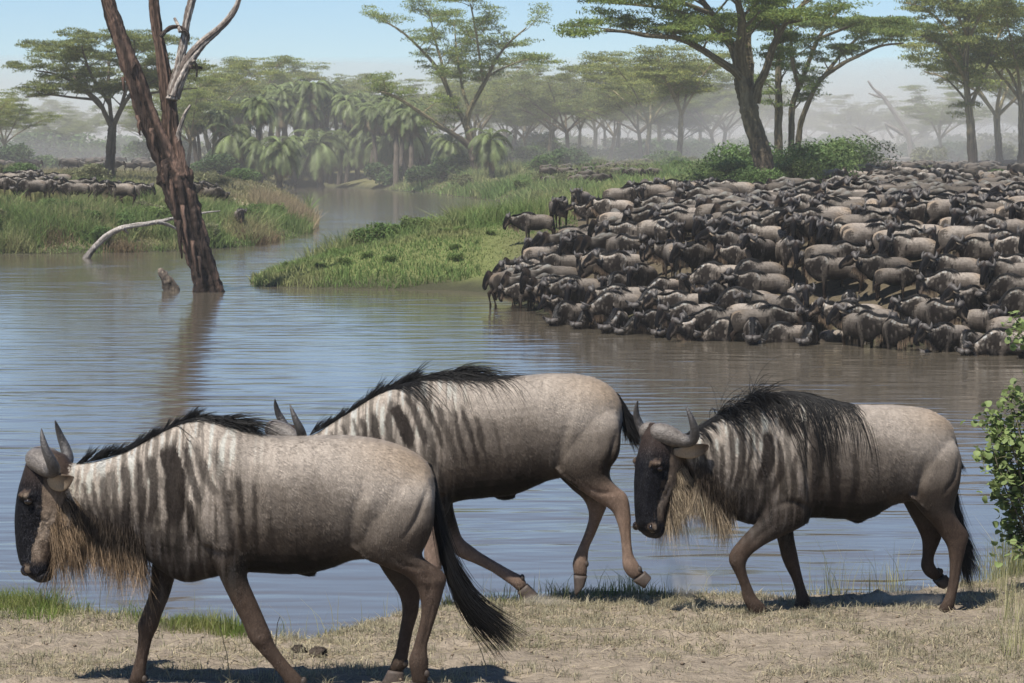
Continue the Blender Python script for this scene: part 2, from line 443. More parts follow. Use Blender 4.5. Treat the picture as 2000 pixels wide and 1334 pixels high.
STR1 = [((330, 858), (352, 940), (342, 1042), 38, 1.0), ((366, 858), (384, 924), (404, 985), 15, .9), ((387, 856), (410, 920), (440, 962), 18, .65), ((420, 862), (447, 942), (458, 985), 17, .5), ((378, 962), (382, 1008), (376, 1056), 15, .9),
        ((475, 912), (480, 985), (490, 1068), 12, .85), ((507, 925), (507, 1005), (510, 1082), 10, .75), ((534, 975), (540, 1045), (542, 1075), 12, .45), ((300, 880), (306, 948), (297, 1034), 19, .9), ((277, 890), (283, 960), (282, 1030), 16, .9),
        ((249, 898), (254, 960), (252, 1055), 17, .85), ((226, 905), (232, 985), (236, 1040), 13, .7), ((205, 918), (212, 985), (226, 1050), 13, .75), ((185, 930), (194, 975), (208, 1035), 9, .7), ((168, 935), (178, 980), (192, 1030), 8, .7), ((560, 940), (566, 1000), (570, 1040), 9, .2)]
# ---- the galloping one behind it
TORSO2 = [(1217, 805, 1212, 850, .045), (1207, 772, 1202, 890, .12), (1182, 748, 1168, 917, .20), (1140, 733, 1120, 928, .245), (1080, 730, 1070, 938, .26), (1020, 734, 1010, 963, .275), (960, 737, 950, 971, .283), (910, 737, 900, 977, .275),
          (865, 735, 850, 992, .25), (820, 742, 800, 996, .215), (775, 754, 750, 986, .178), (730, 775, 710, 966, .15), (690, 800, 672, 952, .128), (650, 825, 640, 940, .112), (620, 845, 612, 930, .10), (600, 852, 595, 915, .085)]
LEGS2 = {
 'fore_near': (-.12, [(800, 870, 880, 880, .05), (805, 930, 885, 935, .08), (818, 975, 880, 985, .07), (828, 1010, 868, 1012, .052), (830, 1050, 865, 1050, .044), (829, 1080, 866, 1080, .043), (832, 1105, 863, 1105, .038), (830, 1140, 852, 1140, .028), (825, 1170, 848, 1172, .029), (820, 1190, 848, 1192, .033), (814, 1205, 840, 1208, .03)]),
 'fore_far': (.12, [(820, 900, 890, 900, .06), (842, 960, 890, 965, .06), (855, 1000, 884, 990, .05), (868, 1040, 893, 1028, .043), (877, 1070, 903, 1056, .042), (893, 1092, 922, 1072, .04), (925, 1106, 940, 1085, .03), (958, 1122, 972, 1104, .028), (985, 1140, 1000, 1120, .03), (1002, 1152, 1022, 1132, .034), (1012, 1162, 1030, 1148, .03)]),
 'hind_near': (-.125, [(1150, 755, 1190, 772, .03, .05), (1115, 800, 1210, 825, .085, .01), (1089, 860, 1209, 880, .108), (1086, 908, 1192, 910, .098), (1108, 935, 1192, 930, .08), (1140, 958, 1204, 945, .063), (1170, 978, 1222, 960, .05), (1192, 992, 1228, 978, .042), (1202, 1012, 1231, 1006, .036), (1209, 1037, 1231, 1037, .03), (1213, 1075, 1235, 1075, .028), (1214, 1100, 1246, 1095, .034), (1222, 1116, 1250, 1105, .032), (1234, 1126, 1257, 1111, .03)]),
 'hind_far': (.12, [(1110, 830, 1200, 840, .07), (1084, 915, 1190, 915, .085), (1112, 955, 1184, 950, .068), (1138, 978, 1190, 968, .05), (1149, 1000, 1188, 990, .042), (1150, 1020, 1176, 1020, .034), (1141, 1049, 1164, 1050, .029), (1130, 1075, 1152, 1077, .028), (1119, 1103, 1149, 1107, .035), (1121, 1128, 1148, 1130, .03)]),
}
HOOF2 = {'fore_near': (815, 1203, 841, 1206, 806, 1226, 848, 1224), 'fore_far': (1010, 1163, 1030, 1146, 1028, 1185, 1050, 1166), 'hind_near': (1234, 1128, 1258, 1110, 1254, 1141, 1270, 1122), 'hind_far': (1121, 1128, 1148, 1130, 1123, 1166, 1142, 1150)}
STR2 = [((790, 765), (819, 812), (835, 875), 14, .9), ((770, 783), (790, 826), (812, 878), 24, 1.0), ((765, 772), (761, 826), (770, 868), 12, .8), ((733, 798), (737, 853), (742, 900), 15, .9), ((708, 810), (716, 848), (722, 900), 14, .85), ((688, 812), (700, 846), (708, 890), 7, .7), ((666, 824), (678, 848), (686, 880), 7, .7), ((645, 838), (656, 860), (664, 890), 7, .7),
        ((822, 762), (848, 817), (872, 875), 13, .85), ((852, 782), (872, 830), (888, 880), 13, .6), ((888, 790), (901, 850), (918, 912), 8, .8), ((903, 784), (924, 850), (937, 912), 11, .85), ((930, 800), (942, 850), (953, 892), 9, .75), ((964, 812), (973, 850), (982, 882), 7, .45), ((873, 822), (884, 860), (896, 900), 10, .6)]
# ---- the one at the right, turned a little towards the camera
TORSO3 = [(1863, 852, 1860, 900, .045), (1851, 825, 1846, 937, .12), (1828, 807, 1815, 966, .20), (1793, 796, 1770, 977, .245), (1745, 792, 1730, 988, .26), (1690, 792, 1685, 1013, .278), (1640, 786, 1630, 1012, .285), (1590, 774, 1580, 1010, .275), (1545, 766, 1530, 1020, .25),
          (1500, 772, 1485, 1026, .215), (1460, 785, 1450, 1020, .18), (1420, 803, 1420, 1008, .155), (1388, 822, 1400, 992, .135), (1362, 838, 1385, 975, .118), (1340, 850, 1368, 955, .10), (1322, 858, 1350, 935, .085)]
LEGS3 = {
 'fore_near': (-.14, [(1500, 880, 1575, 900, .05), (1488, 940, 1572, 950, .085), (1480, 985, 1568, 992, .085), (1470, 1006, 1556, 1018, .075), (1446, 1030, 1512, 1040, .056), (1426, 1052, 1480, 1056, .047), (1411, 1072, 1454, 1074, .043), (1408, 1090, 1441, 1092, .043), (1418, 1110, 1442, 1110, .036), (1430, 1138, 1452, 1138, .029), (1434, 1160, 1463, 1160, .03), (1441, 1176, 1478, 1174, .036), (1452, 1194, 1485, 1194, .033), (1462, 1210, 1488, 1206, .03)]),
 'fore_far': (.11, [(1495, 960, 1570, 970, .06), (1512, 1010, 1566, 1015, .055), (1523, 1036, 1562, 1036, .048), (1532, 1062, 1565, 1062, .043), (1539, 1092, 1571, 1090, .042), (1547, 1112, 1575, 1110, .037), (1559, 1136, 1581, 1135, .029), (1566, 1158, 1588, 1158, .028), (1567, 1178, 1597, 1180, .034), (1558, 1198, 1594, 1202, .032), (1553, 1212, 1584, 1216, .03)]),
 'hind_near': (-.125, [(1800, 820, 1840, 835, .03, .05), (1775, 865, 1860, 885, .085, .01), (1758, 930, 1857, 935, .103), (1766, 968, 1848, 970, .09), (1784, 996, 1846, 990, .07), (1806, 1020, 1856, 1012, .055), (1822, 1044, 1874, 1036, .045), (1834, 1064, 1870, 1060, .04), (1838, 1096, 1862, 1096, .031), (1836, 1132, 1856, 1134, .028), (1829, 1160, 1849, 1164, .032), (1818, 1180, 1846, 1184, .033), (1812, 1192, 1844, 1196, .031)]),
 'hind_far': (.12, [(1765, 900, 1850, 905, .07), (1775, 970, 1845, 970, .08), (1790, 1005, 1845, 1000, .06), (1806, 1035, 1858, 1028, .046), (1816, 1060, 1854, 1056, .038), (1817, 1090, 1840, 1092, .03), (1814, 1112, 1842, 1110, .032), (1824, 1130, 1854, 1120, .032), (1840, 1140, 1860, 1128, .028)]),
}
HOOF3 = {'fore_near': (1462, 1208, 1489, 1205, 1468, 1233, 1488, 1228), 'fore_far': (1554, 1211, 1585, 1215, 1546, 1232, 1584, 1232), 'hind_near': (1813, 1190, 1845, 1194, 1800, 1209, 1848, 1210), 'hind_far': (1840, 1141, 1861, 1127, 1852, 1154, 1872, 1140)}
STR3 = [((1480, 832), (1478, 891), (1466, 944), 21, 1.0), ((1513, 805), (1518, 825), (1522, 846), 26, .85), ((1502, 852), (1499, 907), (1487, 968), 11, .9), ((1545, 812), (1553, 835), (1558, 860), 15, .6), ((1527, 876), (1523, 905), (1519, 935), 10, .7), ((1563, 825), (1568, 891), (1564, 958), 22, .85), ((1594, 850), (1600, 924), (1612, 985), 21, .8),
        ((1636, 870), (1642, 929), (1634, 975), 15, .7), ((1660, 888), (1663, 910), (1665, 935), 8, .35), ((1454, 842), (1448, 891), (1438, 950), 7, .9), ((1434, 826), (1432, 902), (1420, 960), 15, .85), ((1415, 828), (1416, 902), (1410, 950), 10, .8), ((1394, 856), (1399, 929), (1398, 960), 10, .8), ((1376, 846), (1386, 902), (1388, 950), 9, .75), ((1362, 870), (1370, 910), (1376, 940), 8, .8)]

def seg_dist(x, y, pts):
    """distance to a polyline and position along it (0..1)"""
    P = catmull(np.array(pts, float), 9); d = np.full(x.shape, 1e9); tt = np.zeros(x.shape)
    for i in range(8):
        ax, ay = P[i]; bx, by = P[i + 1]; ex, ey = bx - ax, by - ay
        t = np.clip(((x - ax) * ex + (y - ay) * ey) / (ex * ex + ey * ey), 0, 1)
        q = np.hypot(x - ax - ex * t, y - ay - ey * t); m = q < d
        d = np.where(m, q, d); tt = np.where(m, (i + t) / 8, tt)
    return d, tt
def stripes(px, strp, jit=3.0):
    x = px[:, 0] + jit * (vnoise(px[:, 0] * .09, px[:, 1] * .05, 3) - .5) * 2 + jit * .9 * (vnoise(px[:, 0] * .5, px[:, 1] * .12, 4) - .5)
    y = px[:, 1]; r = np.zeros(len(px))
    for a, b, c, w, s in strp:
        d, t = seg_dist(x, y, (a, b, c))
        hw = w / 2 * 1.1 * (0.55 + 0.45 * np.sin(np.pi * np.clip(t * 0.85 + .15, 0, 1)))
        fade = smoothstep(0, .10, t) * (1 - smoothstep(.82, 1.0, t)) * .75 + .25 * (t > 0) * (t < 1)
        r = np.maximum(r, s * (1 - smoothstep(hw - 2.6, hw + 2.0, d)) * fade)
    return r

C_BACK = np.array([.318, .273, .227]); C_FLANK = np.array([.135, .112, .091]); C_LOW = np.array([.048, .037, .029]); C_BELLY = np.array([.013, .011, .009]); C_STR = np.array([.018, .014, .012])  # back tone also holds some painted sheen from above
C_FACE = np.array([.008, .008, .0095]); C_CHEEK = np.array([.15, .112, .082]); C_LEG = np.array([.064, .045, .034]); C_CREST = np.array([.34, .292, .242])
def mix(a, b, f): return a * (1 - f[:, None]) + b * f[:, None]

def fuse(shells, voxel, smooth_it):
    """union of the closed shells as one continuous skin; returns mesh arrays + nearest source info"""
    V = []; F = []; sid = []; ts = []; fs = []; refs = []; n = 0
    for i, (rg, ref) in enumerate(shells):
        v, q, t = loft(rg); V.append(v); F += [q + n, t + n]; n += len(v)
        S, R, _ = rg.shape
        sid += [i] * len(v)
        ts.append(np.concatenate([np.repeat(np.linspace(0, 1, S), R), [0, 1]]))
        fs.append(np.concatenate([np.tile((1 - np.cos(np.linspace(0, 2 * np.pi, R, endpoint=False))) / 2, S), [.5, .5]]))
        refs.append(np.vstack([ref.reshape(-1, 2), ref[0].mean(0)[None], ref[-1].mean(0)[None]]))
    V = np.vstack(V); sid = np.array(sid); ts = np.concatenate(ts); fs = np.concatenate(fs); refs = np.vstack(refs)
    o = build('tmp', V, F)
    rm = o.modifiers.new('r', 'REMESH'); rm.mode = 'VOXEL'; rm.voxel_size = voxel; rm.use_smooth_shade = True
    sm = o.modifiers.new('s', 'SMOOTH'); sm.factor = 0.5; sm.iterations = smooth_it
    dg = bpy.context.evaluated_depsgraph_get()
    me = bpy.data.meshes.new_from_object(o.evaluated_get(dg))
    bpy.data.objects.remove(o)
    for at in list(me.color_attributes): me.color_attributes.remove(at)
    nv = len(me.vertices); co = np.empty(nv * 3, np.float32); me.vertices.foreach_get('co', co); co = co.reshape(-1, 3).astype(float)
    kd = kdtree.KDTree(len(V))
    for i, v in enumerate(V): kd.insert(v, i)
    kd.balance()
    idx = np.array([kd.find(v)[1] for v in co])
    return me, co, sid[idx], ts[idx], fs[idx], refs[idx]

def coat(names, sid, t, f, px, strp, leg_tint=1.0, tone=1.0, seed=0, nearpx=None):
    """coat colour from anatomy: dark belly, stripes, black face; pale back partly painted light"""
    x, y = px[:, 0], px[:, 1]
    n = fbm(x * .05, y * .05, seed) - .47; n2 = fbm(x * .21, y * .14, seed + 7) - .47
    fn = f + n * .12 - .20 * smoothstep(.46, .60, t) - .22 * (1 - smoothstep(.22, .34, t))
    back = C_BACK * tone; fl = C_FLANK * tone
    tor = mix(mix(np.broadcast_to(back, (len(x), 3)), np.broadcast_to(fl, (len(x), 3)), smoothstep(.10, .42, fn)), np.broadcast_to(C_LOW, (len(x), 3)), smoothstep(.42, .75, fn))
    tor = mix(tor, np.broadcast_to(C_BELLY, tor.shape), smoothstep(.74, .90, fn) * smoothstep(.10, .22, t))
    neck = smoothstep(.52, .66, t)
    tor = mix(tor, np.broadcast_to(C_CREST, tor.shape), neck * (1 - smoothstep(.03, .16, f)) * .9)
    rump = (1 - smoothstep(.10, .32, t)) * (1 - smoothstep(.05, .4, f))
    tor = mix(tor, np.broadcast_to(np.array([.30, .215, .135]), tor.shape), rump * .6)
    tor = mix(tor, np.broadcast_to(np.array([.03, .025, .022]), tor.shape), neck * smoothstep(.50, .78, f + n * .2) * .8)
    st = stripes(px, strp)
    fx = x + 6 * (vnoise(x * .02, y * .02, seed + 3) - .5); fine = vnoise(fx * .16, y * .016, seed + 21) * .7 + vnoise(fx * .33, y * .03, seed + 22) * .3
    zone = smoothstep(.40, .56, t) * (1 - smoothstep(.95, 1.0, t))
    tor = mix(tor, tor * .30, smoothstep(.53, .66, fine) * zone * .75)
    tor = mix(tor, np.minimum(tor * 1.55 + .02, .42), (1 - smoothstep(.30, .42, fine)) * zone * (1 - st) * .75)
    tor = mix(tor, np.broadcast_to(C_STR, tor.shape), np.clip(st, 0, 1) * .95)
    tor = tor * (1 + .5 * n2[:, None])
    out = tor.copy()
    names = np.array(names); kind = names[sid]
    leg = np.char.startswith(kind, 'leg')
    lc = np.broadcast_to(C_LEG * leg_tint, tor.shape) * (1 + .6 * n2[:, None])
    lc = mix(lc, lc * .55, smoothstep(.8, 1, t))
    upper = np.broadcast_to(C_FLANK * tone * .8, tor.shape)
    legc = mix(upper * (1 + .5 * n2[:, None]), lc, smoothstep(.18, .42, t))
    legc = mix(legc, np.broadcast_to(C_STR, tor.shape), np.clip(st, 0, 1) * (1 - smoothstep(.1, .35, t)) * .9)
    far = kind == 'leg_inner'
    out = np.where(leg[:, None], legc, out)
    hd = kind == 'head'
    ff = f + n * .25
    hc = mix(np.broadcast_to(C_FACE, tor.shape), np.broadcast_to(C_CHEEK, tor.shape), smoothstep(.40, .52, ff))
    hc = mix(hc, np.broadcast_to(np.array([.26, .205, .155]), tor.shape), smoothstep(.47, .53, ff) * (1 - smoothstep(.57, .66, ff)) * smoothstep(.35, .45, t) * (1 - smoothstep(.60, .68, t)) * .85)
    hc = mix(hc, np.broadcast_to(np.array([.075, .054, .04]), tor.shape), smoothstep(.66, .85, ff))
    hc = mix(hc, np.broadcast_to(np.array([.05, .036, .03]), tor.shape), (1 - smoothstep(.12, .33, t)) * .8)
    hc = mix(hc, np.broadcast_to(C_FACE * 1.2, tor.shape), smoothstep(.66, .74, t))
    hc = mix(hc, np.broadcast_to(np.array([.035, .032, .03]), tor.shape), smoothstep(.80, .9, t) * .8)
    hc = hc * (1 + .9 * n2[:, None])
    out = np.where(hd[:, None], hc, out)
    return np.clip(out, .004, 1)

def head_tf(M3, org, scale):
    """canonical head space (origin at the horn boss) -> world"""
    def f(V): return (np.asarray(V, float) * scale) @ M3.T + org
    return f
CF = CanonFrame(); BOSS = CF.P(80, 893)
def rotz(a): c, s = math.cos(a), math.sin(a); return np.array([[c, -s, 0], [s, c, 0], [0, 0, 1.]])
def roty(a): c, s = math.cos(a), math.sin(a); return np.array([[c, 0, s], [0, 1., 0], [-s, 0, c]])
def head_shells(tf, hi=True):
    H = shell(CF, HEAD, 44 if hi else 22, 28 if hi else 18, egg=.0, sq=.85) - BOSS
    ref = np.stack([450 + 400 * (H + BOSS)[..., 0], 1350 - 400 * (H + BOSS)[..., 2]], -1)
    r = [('head', tf(H), ref)]
    def ball(px, py, lat, rx, ry, rz, nm='head'):
        c = CF.P(px, py, lat) - BOSS; th = np.linspace(0.15, np.pi - .15, 9); ph = np.linspace(0, 2 * np.pi, 12, endpoint=False)
        R = np.stack([np.sin(th)[:, None] * np.cos(ph) * rx, np.sin(th)[:, None] * np.sin(ph) * ry, np.cos(th)[:, None] * np.ones(12) * rz], -1)
        return (nm, tf(R + c), np.broadcast_to([px, py], (9, 12, 2)).astype(float))
    for s in (-1, 1):
        if hi:
            r.append(ball(57, 964, .082 * s, .045, .022, .016))       # brow
            r.append(ball(58, 1112, .052 * s, .036, .034, .032))    # nostril wing
            r.append(ball(140, 1010, .07 * s, .05, .03, .07))       # cheek
    return r
def horn_mesh(tf, s, link_parent, hi=True):
    """one horn with its rounded boss: out and down, then up and in at the tip"""
    k = [(66, 897, .012, .04), (72, 895, .035, .058), (86, 899, .075, .062), (100, 907, .125, .052), (113, 912, .175, .043), (119, 905, .215, .036), (113, 885, .24, .03), (105, 866, .243, .0235), (99, 846, .23, .0155), (96, 832, .212, .006), (95.5, 828, .207, .002)]
    K = catmull(np.array(k), 34 if hi else 14)
    P = CF.P(K[:, 0], K[:, 1], K[:, 2] * s) - BOSS
    rg = tf(tube(P, np.maximum(K[:, 3], .0015) * (np.where(K[:, 2] > .14, .86, .97) if hi else 1.4), 16 if hi else 8))
    v, q, t = loft(rg)
    u = np.concatenate([np.repeat(np.linspace(0, 1, len(K)), rg.shape[1]), [0, 1]])[:, None]
    bossc = np.array([.13, .113, .098]); hc = np.array([.06, .055, .052])
    hc = hc if hi else np.array([.075, .067, .06]); bossc = bossc if hi else bossc * .6
    c = bossc * (1 - smoothstep(.28, .5, u)) + hc * smoothstep(.28, .5, u)
    return v, [q, t], c
def ear_mesh(tf, s, hi=True):
    st = np.array([(104, 936, .095, .018, .016), (113, 937, .125, .032, .02), (127, 934, .165, .043, .018), (141, 929, .20, .04, .012), (152, 924, .228, .024, .008), (158, 921, .24, .006, .004)])
    K = catmull(st, 16 if hi else 7); R = 14 if hi else 8
    P = CF.P(K[:, 0], K[:, 1], K[:, 2] * s) - BOSS
    d = np.gradient(P, axis=0); d /= np.linalg.norm(d, axis=1)[:, None]
    wv = np.cross(d, [[0.5, -0.6 * s, 0.3]]); wv /= np.linalg.norm(wv, axis=1)[:, None]
    tv = np.cross(d, wv)
    th = np.linspace(0, 2 * np.pi, R, endpoint=False)
    c_, s_ = np.cos(th), np.sin(th)
    cup = (c_ ** 2) * 0.55
    rg = P[:, None] + K[:, 3][:, None, None] * c_[None, :, None] * wv[:, None] + (K[:, 4][:, None] * s_[None] + K[:, 3][:, None] * cup[None] * .8)[..., None] * tv[:, None] * (1)
    v, q, t = loft(tf(rg))
    u = np.concatenate([np.repeat(np.linspace(0, 1, len(K)), R), [0, 1]])[:, None]
    c = np.array([.30, .235, .165]) * (1 - smoothstep(.35, .8, u)) + np.array([.085, .062, .045]) * smoothstep(.35, .8, u)
    return v, [q, t], c
def eye_mesh(tf, s):
    th = np.linspace(0.1, np.pi - .1, 8); ph = np.linspace(0, 2 * np.pi, 12, endpoint=False)
    R = np.stack([np.sin(th)[:, None] * np.cos(ph) * .021, np.sin(th)[:, None] * np.sin(ph) * .014, np.cos(th)[:, None] * np.ones(12) * .016], -1)
    v, q, t = loft(tf(R + CF.P(61, 976, .099 * s) - BOSS)); return v, [q, t]
def nostril_mesh(tf, s):
    K = np.array([(50, 1104, .070, .004), (46, 1111, .070, .010), (49, 1119, .072, .011), (57, 1123, .074, .004)])
    K = catmull(K, 10); v, q, t = loft(tf(tube(CF.P(K[:, 0], K[:, 1], K[:, 2] * s) - BOSS, K[:, 3], 8))); return v, [q, t]

def drape(P, bvh, eps):
    """keep hair points outside the skin"""
    N_, S, _ = P.shape
    for i in range(N_):
        for j in range(1, S):
            v = Vector(P[i, j]); h = bvh.find_nearest(v)
            if h[0] is None: continue
            sgn = (v - h[0]).dot(h[1])
            if sgn < eps: P[i, j] = h[0] + h[1] * (eps * (.6 + .8 * ((i * 37 + j) % 10) / 10))
    return P
def grow(root, d, ln, grav, S, rng, wob=.1):
    """hairs from roots (N,3), start direction d, length, gravity"""
    N_ = len(root); P = np.zeros((N_, S, 3)); P[:, 0] = root
    d = d / (np.linalg.norm(d, axis=1)[:, None] + 1e-9); st = (ln / (S - 1))[:, None]; cur = rng.normal(0, wob, (N_, 3))
    for j in range(1, S):
        P[:, j] = P[:, j - 1] + d * st
        d = d + np.array([0, 0, -1]) * (grav * ln / (S - 1))[:, None] + cur * .35 + rng.normal(0, wob * .35, (N_, 3))
        d /= np.linalg.norm(d, axis=1)[:, None] + 1e-9
    return P
def along(pts, u):
    pts = np.asarray(pts, float); Q = catmull(pts, 60); i = np.clip(u * 59, 0, 58.999); k = i.astype(int); f = (i - k)[:, None]
    return Q[k] * (1 - f) + Q[k + 1] * f
def guide_hair(G, n, spread0, spread1, t0max, rng, S=10, back=0.12):
    """hairs that follow a guide polyline G (k,3), fanning out towards the tip"""
    G = catmull(G, 40); u0 = rng.uniform(0, t0max, n); u1 = np.clip(u0 + rng.uniform(.35, .8, n), .3, 1.0)
    u1 = np.where(rng.random(n) < .4, rng.uniform(.85, 1.0, n), u1)
    u = u0[:, None] + (u1 - u0)[:, None] * np.linspace(0, 1, S)[None]
    i = np.clip(u * 39, 0, 38.999); k = i.astype(int); f = (i - k)[..., None]
    P = G[k] * (1 - f) + G[k + 1] * f
    off = rng.normal(0, 1, (n, 3)); cl = rng.normal(0, 1, (14, 3))[rng.integers(0, 14, n)]
    off = off * .55 + cl * .75
    sp = spread0 + (spread1 - spread0) * u ** 1.4
    return P + off[:, None] * sp[..., None] * (0.35 + .65 * np.linspace(0, 1, S)[None, :, None])

def hair_obj(name, P, w, c0, c1, parent, loc, rng, var=.25):
    n = len(P); k = 1 + rng.normal(0, var, (n, 1))
    V, Q, C = strands(P, w, np.clip(c0 * k, .003, 1), np.clip(c1 * k, .003, 1))
    return build(name, V, Q, m_hair, parent, True, C, loc)

BLACK0 = np.array([.007, .007, .0075]); BLACK1 = np.array([.014, .0135, .0135])
def carve(me, co, px, near, lines):
    """muscle grooves (negative depth = ridge) along picture-traced lines on the near flank, mirrored on the far one"""
    nrm = np.empty(len(co) * 3, np.float32); me.vertices.foreach_get('normal', nrm); nrm = nrm.reshape(-1, 3)
    for pts, depth, w in lines:
        d, t = seg_dist(px[:, 0], px[:, 1], pts)
        a = depth * np.exp(-(d / w) ** 2) * np.sin(np.pi * np.clip(t, .04, .96)) ** .6 * near
        co = co - nrm * a[:, None]
    return co
def make_hero(name, label, fr, torso, legs, hoofs, strp, head_anchor, head_yaw, head_pitch, head_scale, ground_pt, extra, leg_tint, seed, mane, tail, beard, grooves=(), tipc=(.31, .215, .13), cheek=.7):
    rng = np.random.default_rng(seed)
    base = ground_pt
    root = empty(name, base)
    tag(root, label, 'wildebeest', 'wildebeest walking along the near bank')
    yawf = math.atan(fr.k)
    M3 = rotz(yawf) @ rotz(head_yaw) @ roty(head_pitch)
    tf = head_tf(M3, fr.P(np.array(head_anchor[0]), np.array(head_anchor[1]), head_anchor[2] if len(head_anchor) > 2 else 0.0), head_scale)
    names = []; sh = []
    T = shell(fr, [q[:4] + (q[4] * .9,) for q in torso], 70, 40, egg=-.05, sq=.68); names.append('torso'); sh.append((T, fr.px(T.reshape(-1, 3)).reshape(T.shape[:2] + (2,))))
    for ln, (lat, st) in legs.items():
        G = shell(fr, st, 46, 18, lat=lat); names.append('leg'); sh.append((G, fr.px(G.reshape(-1, 3)).reshape(G.shape[:2] + (2,))))
    for nm, rg, ref in head_shells(tf): names.append(nm); sh.append((rg, ref))
    for ex in extra:                                  # folds and muscle masses
        E = shell(fr, ex[1], 16, 14, lat=ex[0]); names.append('torso'); sh.append((E, fr.px(E.reshape(-1, 3)).reshape(E.shape[:2] + (2,))))
    me, co, sid, t, f, ref = fuse(sh, .0085, 14)
    px = fr.px(co)
    sideness = np.clip(np.abs((co - fr.P(px[:, 0], px[:, 1])) @ fr.n) / .06, 0, 1)
    torso_like = np.array([q != 'head' for q in names])[sid]
    co = carve(me, co, px, sideness * torso_like, list(grooves) + [((a_, b_, c_), .0035 * s_, w_ * .6) for a_, b_, c_, w_, s_ in strp])
    hm = np.array([q == 'head' for q in names])[sid].astype(float)
    co = carve(me, co, ref, hm, [([(50, 970), (62, 962), (76, 968)], -.006, 5), ([(52, 984), (62, 990), (74, 988)], .006, 5), ([(74, 990), (98, 1010), (112, 1040)], -.008, 9), ([(66, 1000), (78, 1030), (84, 1065)], .006, 8), ([(40, 950), (36, 1020), (42, 1085)], -.004, 8), ([(62, 1130), (84, 1120), (104, 1106)], .009, 3.5),
                                 ([(48, 1106), (46, 1113), (52, 1120)], .011, 5), ([(40, 1100), (56, 1096), (66, 1104)], -.006, 5), ([(120, 1000), (140, 1020), (130, 1045)], -.006, 10), ([(90, 1085), (98, 1098), (104, 1108)], .005, 5)])
    # anatomy coordinates for folds come from the trunk
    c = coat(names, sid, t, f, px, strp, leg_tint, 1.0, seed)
    nt_ = len(names) - len(extra)
    exm = sid >= nt_
    legm = np.array([q == 'leg' for q in names])[sid]
    if exm.any():
        tx = np.array(torso); 
        top = np.interp(-px[:, 0], -tx[:, 0], tx[:, 1]); bot = np.interp(-px[:, 0], -tx[:, 2], tx[:, 3]); ff = np.clip((px[:, 1] - top) / (bot - top), 0, 1)
        tt = np.interp(-px[:, 0], -tx[:, 0], np.linspace(0, 1, len(tx)))
        c2 = coat(['torso'], np.zeros(len(px), int), tt, ff, px, strp, leg_tint, 1.0, seed)
        c = np.where(exm[:, None], c2, c)
        wl = (legm * (1 - smoothstep(.22, .45, t)))[:, None]; c = c * (1 - wl) + c2 * wl
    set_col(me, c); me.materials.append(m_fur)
    me.polygons.foreach_set('use_smooth', np.ones(len(me.polygons), bool))
    co2 = co - np.asarray(base); me.vertices.foreach_set('co', co2.astype(np.float32).ravel())
    body = add_obj('body', me, root)
    # short lying hairs all over the hide
    me.calc_loop_triangles(); nt3 = len(me.loop_triangles); tv = np.empty(nt3 * 3, np.int32); me.loop_triangles.foreach_get('vertices', tv); tv = tv.reshape(-1, 3)
    A_, B_, D_ = co[tv[:, 0]], co[tv[:, 1]], co[tv[:, 2]]; cr = np.cross(B_ - A_, D_ - A_); ar = np.linalg.norm(cr, axis=1); nn = cr / (ar[:, None] + 1e-12)
    keep = nn @ (-fr.n) > -.35; pr = ar * keep; pick = rng.choice(nt3, 90000, p=pr / pr.sum()); r1, r2 = rng.random(90000), rng.random(90000); sw = r1 + r2 > 1; r1 = np.where(sw, 1 - r1, r1); r2 = np.where(sw, 1 - r2, r2)
    hp = A_[pick] + (B_ - A_)[pick] * r1[:, None] + (D_ - A_)[pick] * r2[:, None]; hn = nn[pick]
    isl = np.array([q in ('leg', 'head') for q in names])[sid[tv[pick, 0]]]; fl = np.where(isl[:, None], np.array([0, 0, -1.]), np.array([.62, .62 * fr.k, -.78]))
    hd_ = fl - hn * (fl * hn).sum(1, keepdims=True); hd_ /= np.linalg.norm(hd_, axis=1, keepdims=True) + 1e-9
    cw = np.repeat(rng.normal(0, .22, (900, 3)), 100, 0)[np.argsort(np.argsort(np.round(hp[:, 0] * 30) * 1e3 + np.round(hp[:, 2] * 30) + rng.random(90000) * .2))]
    hd_ = hd_ + hn * rng.uniform(.10, .38, (90000, 1)) + cw * .6 + rng.normal(0, .12, (90000, 3)); hd_ /= np.linalg.norm(hd_, axis=1, keepdims=True)
    hl = rng.uniform(.010, .021, 90000) * np.where(isl, .55, 1.0); sd_ = np.cross(hd_, hn); sd_ /= np.linalg.norm(sd_, axis=1, keepdims=True) + 1e-9
    wv = rng.uniform(.0007, .0014, 90000)[:, None]; tip = hp + hd_ * hl[:, None]
    HV = np.stack([hp - sd_ * wv, hp + sd_ * wv, tip], 1).reshape(-1, 3); hc_ = c[tv[pick, 0]] * rng.uniform(.72, 1.45, (90000, 1)); hc_ = np.where(isl[:, None] & (hc_.max(1, keepdims=True) < .03), hc_ * rng.uniform(.8, 3.2, (90000, 1)), hc_)  # dark head and leg hairs paled at random as painted glints
    ch = build('coat_hair', HV, np.arange(270000).reshape(-1, 3), m_coat, body, False, np.repeat(hc_, 3, 0), base); ch['kind'] = 'stuff'
    tris = [tuple(q.vertices) for q in me.polygons]
    bvh = BVHTree.FromPolygons([tuple(v) for v in co], tris)
    for s in (-1, 1):
        v, F, cc = horn_mesh(tf, s, root); build('horn', v, F, m_horn, root, True, cc, base)
        v, F, cc = ear_mesh(tf, s); build('ear', v, F, m_fur, root, True, cc, base)
        v, F = eye_mesh(tf, s); build('eye', v, F, m_eye, body, True, None, base)
        v, F = nostril_mesh(tf, s); build('nostril', v, F, m_eye, body, True, None, base)
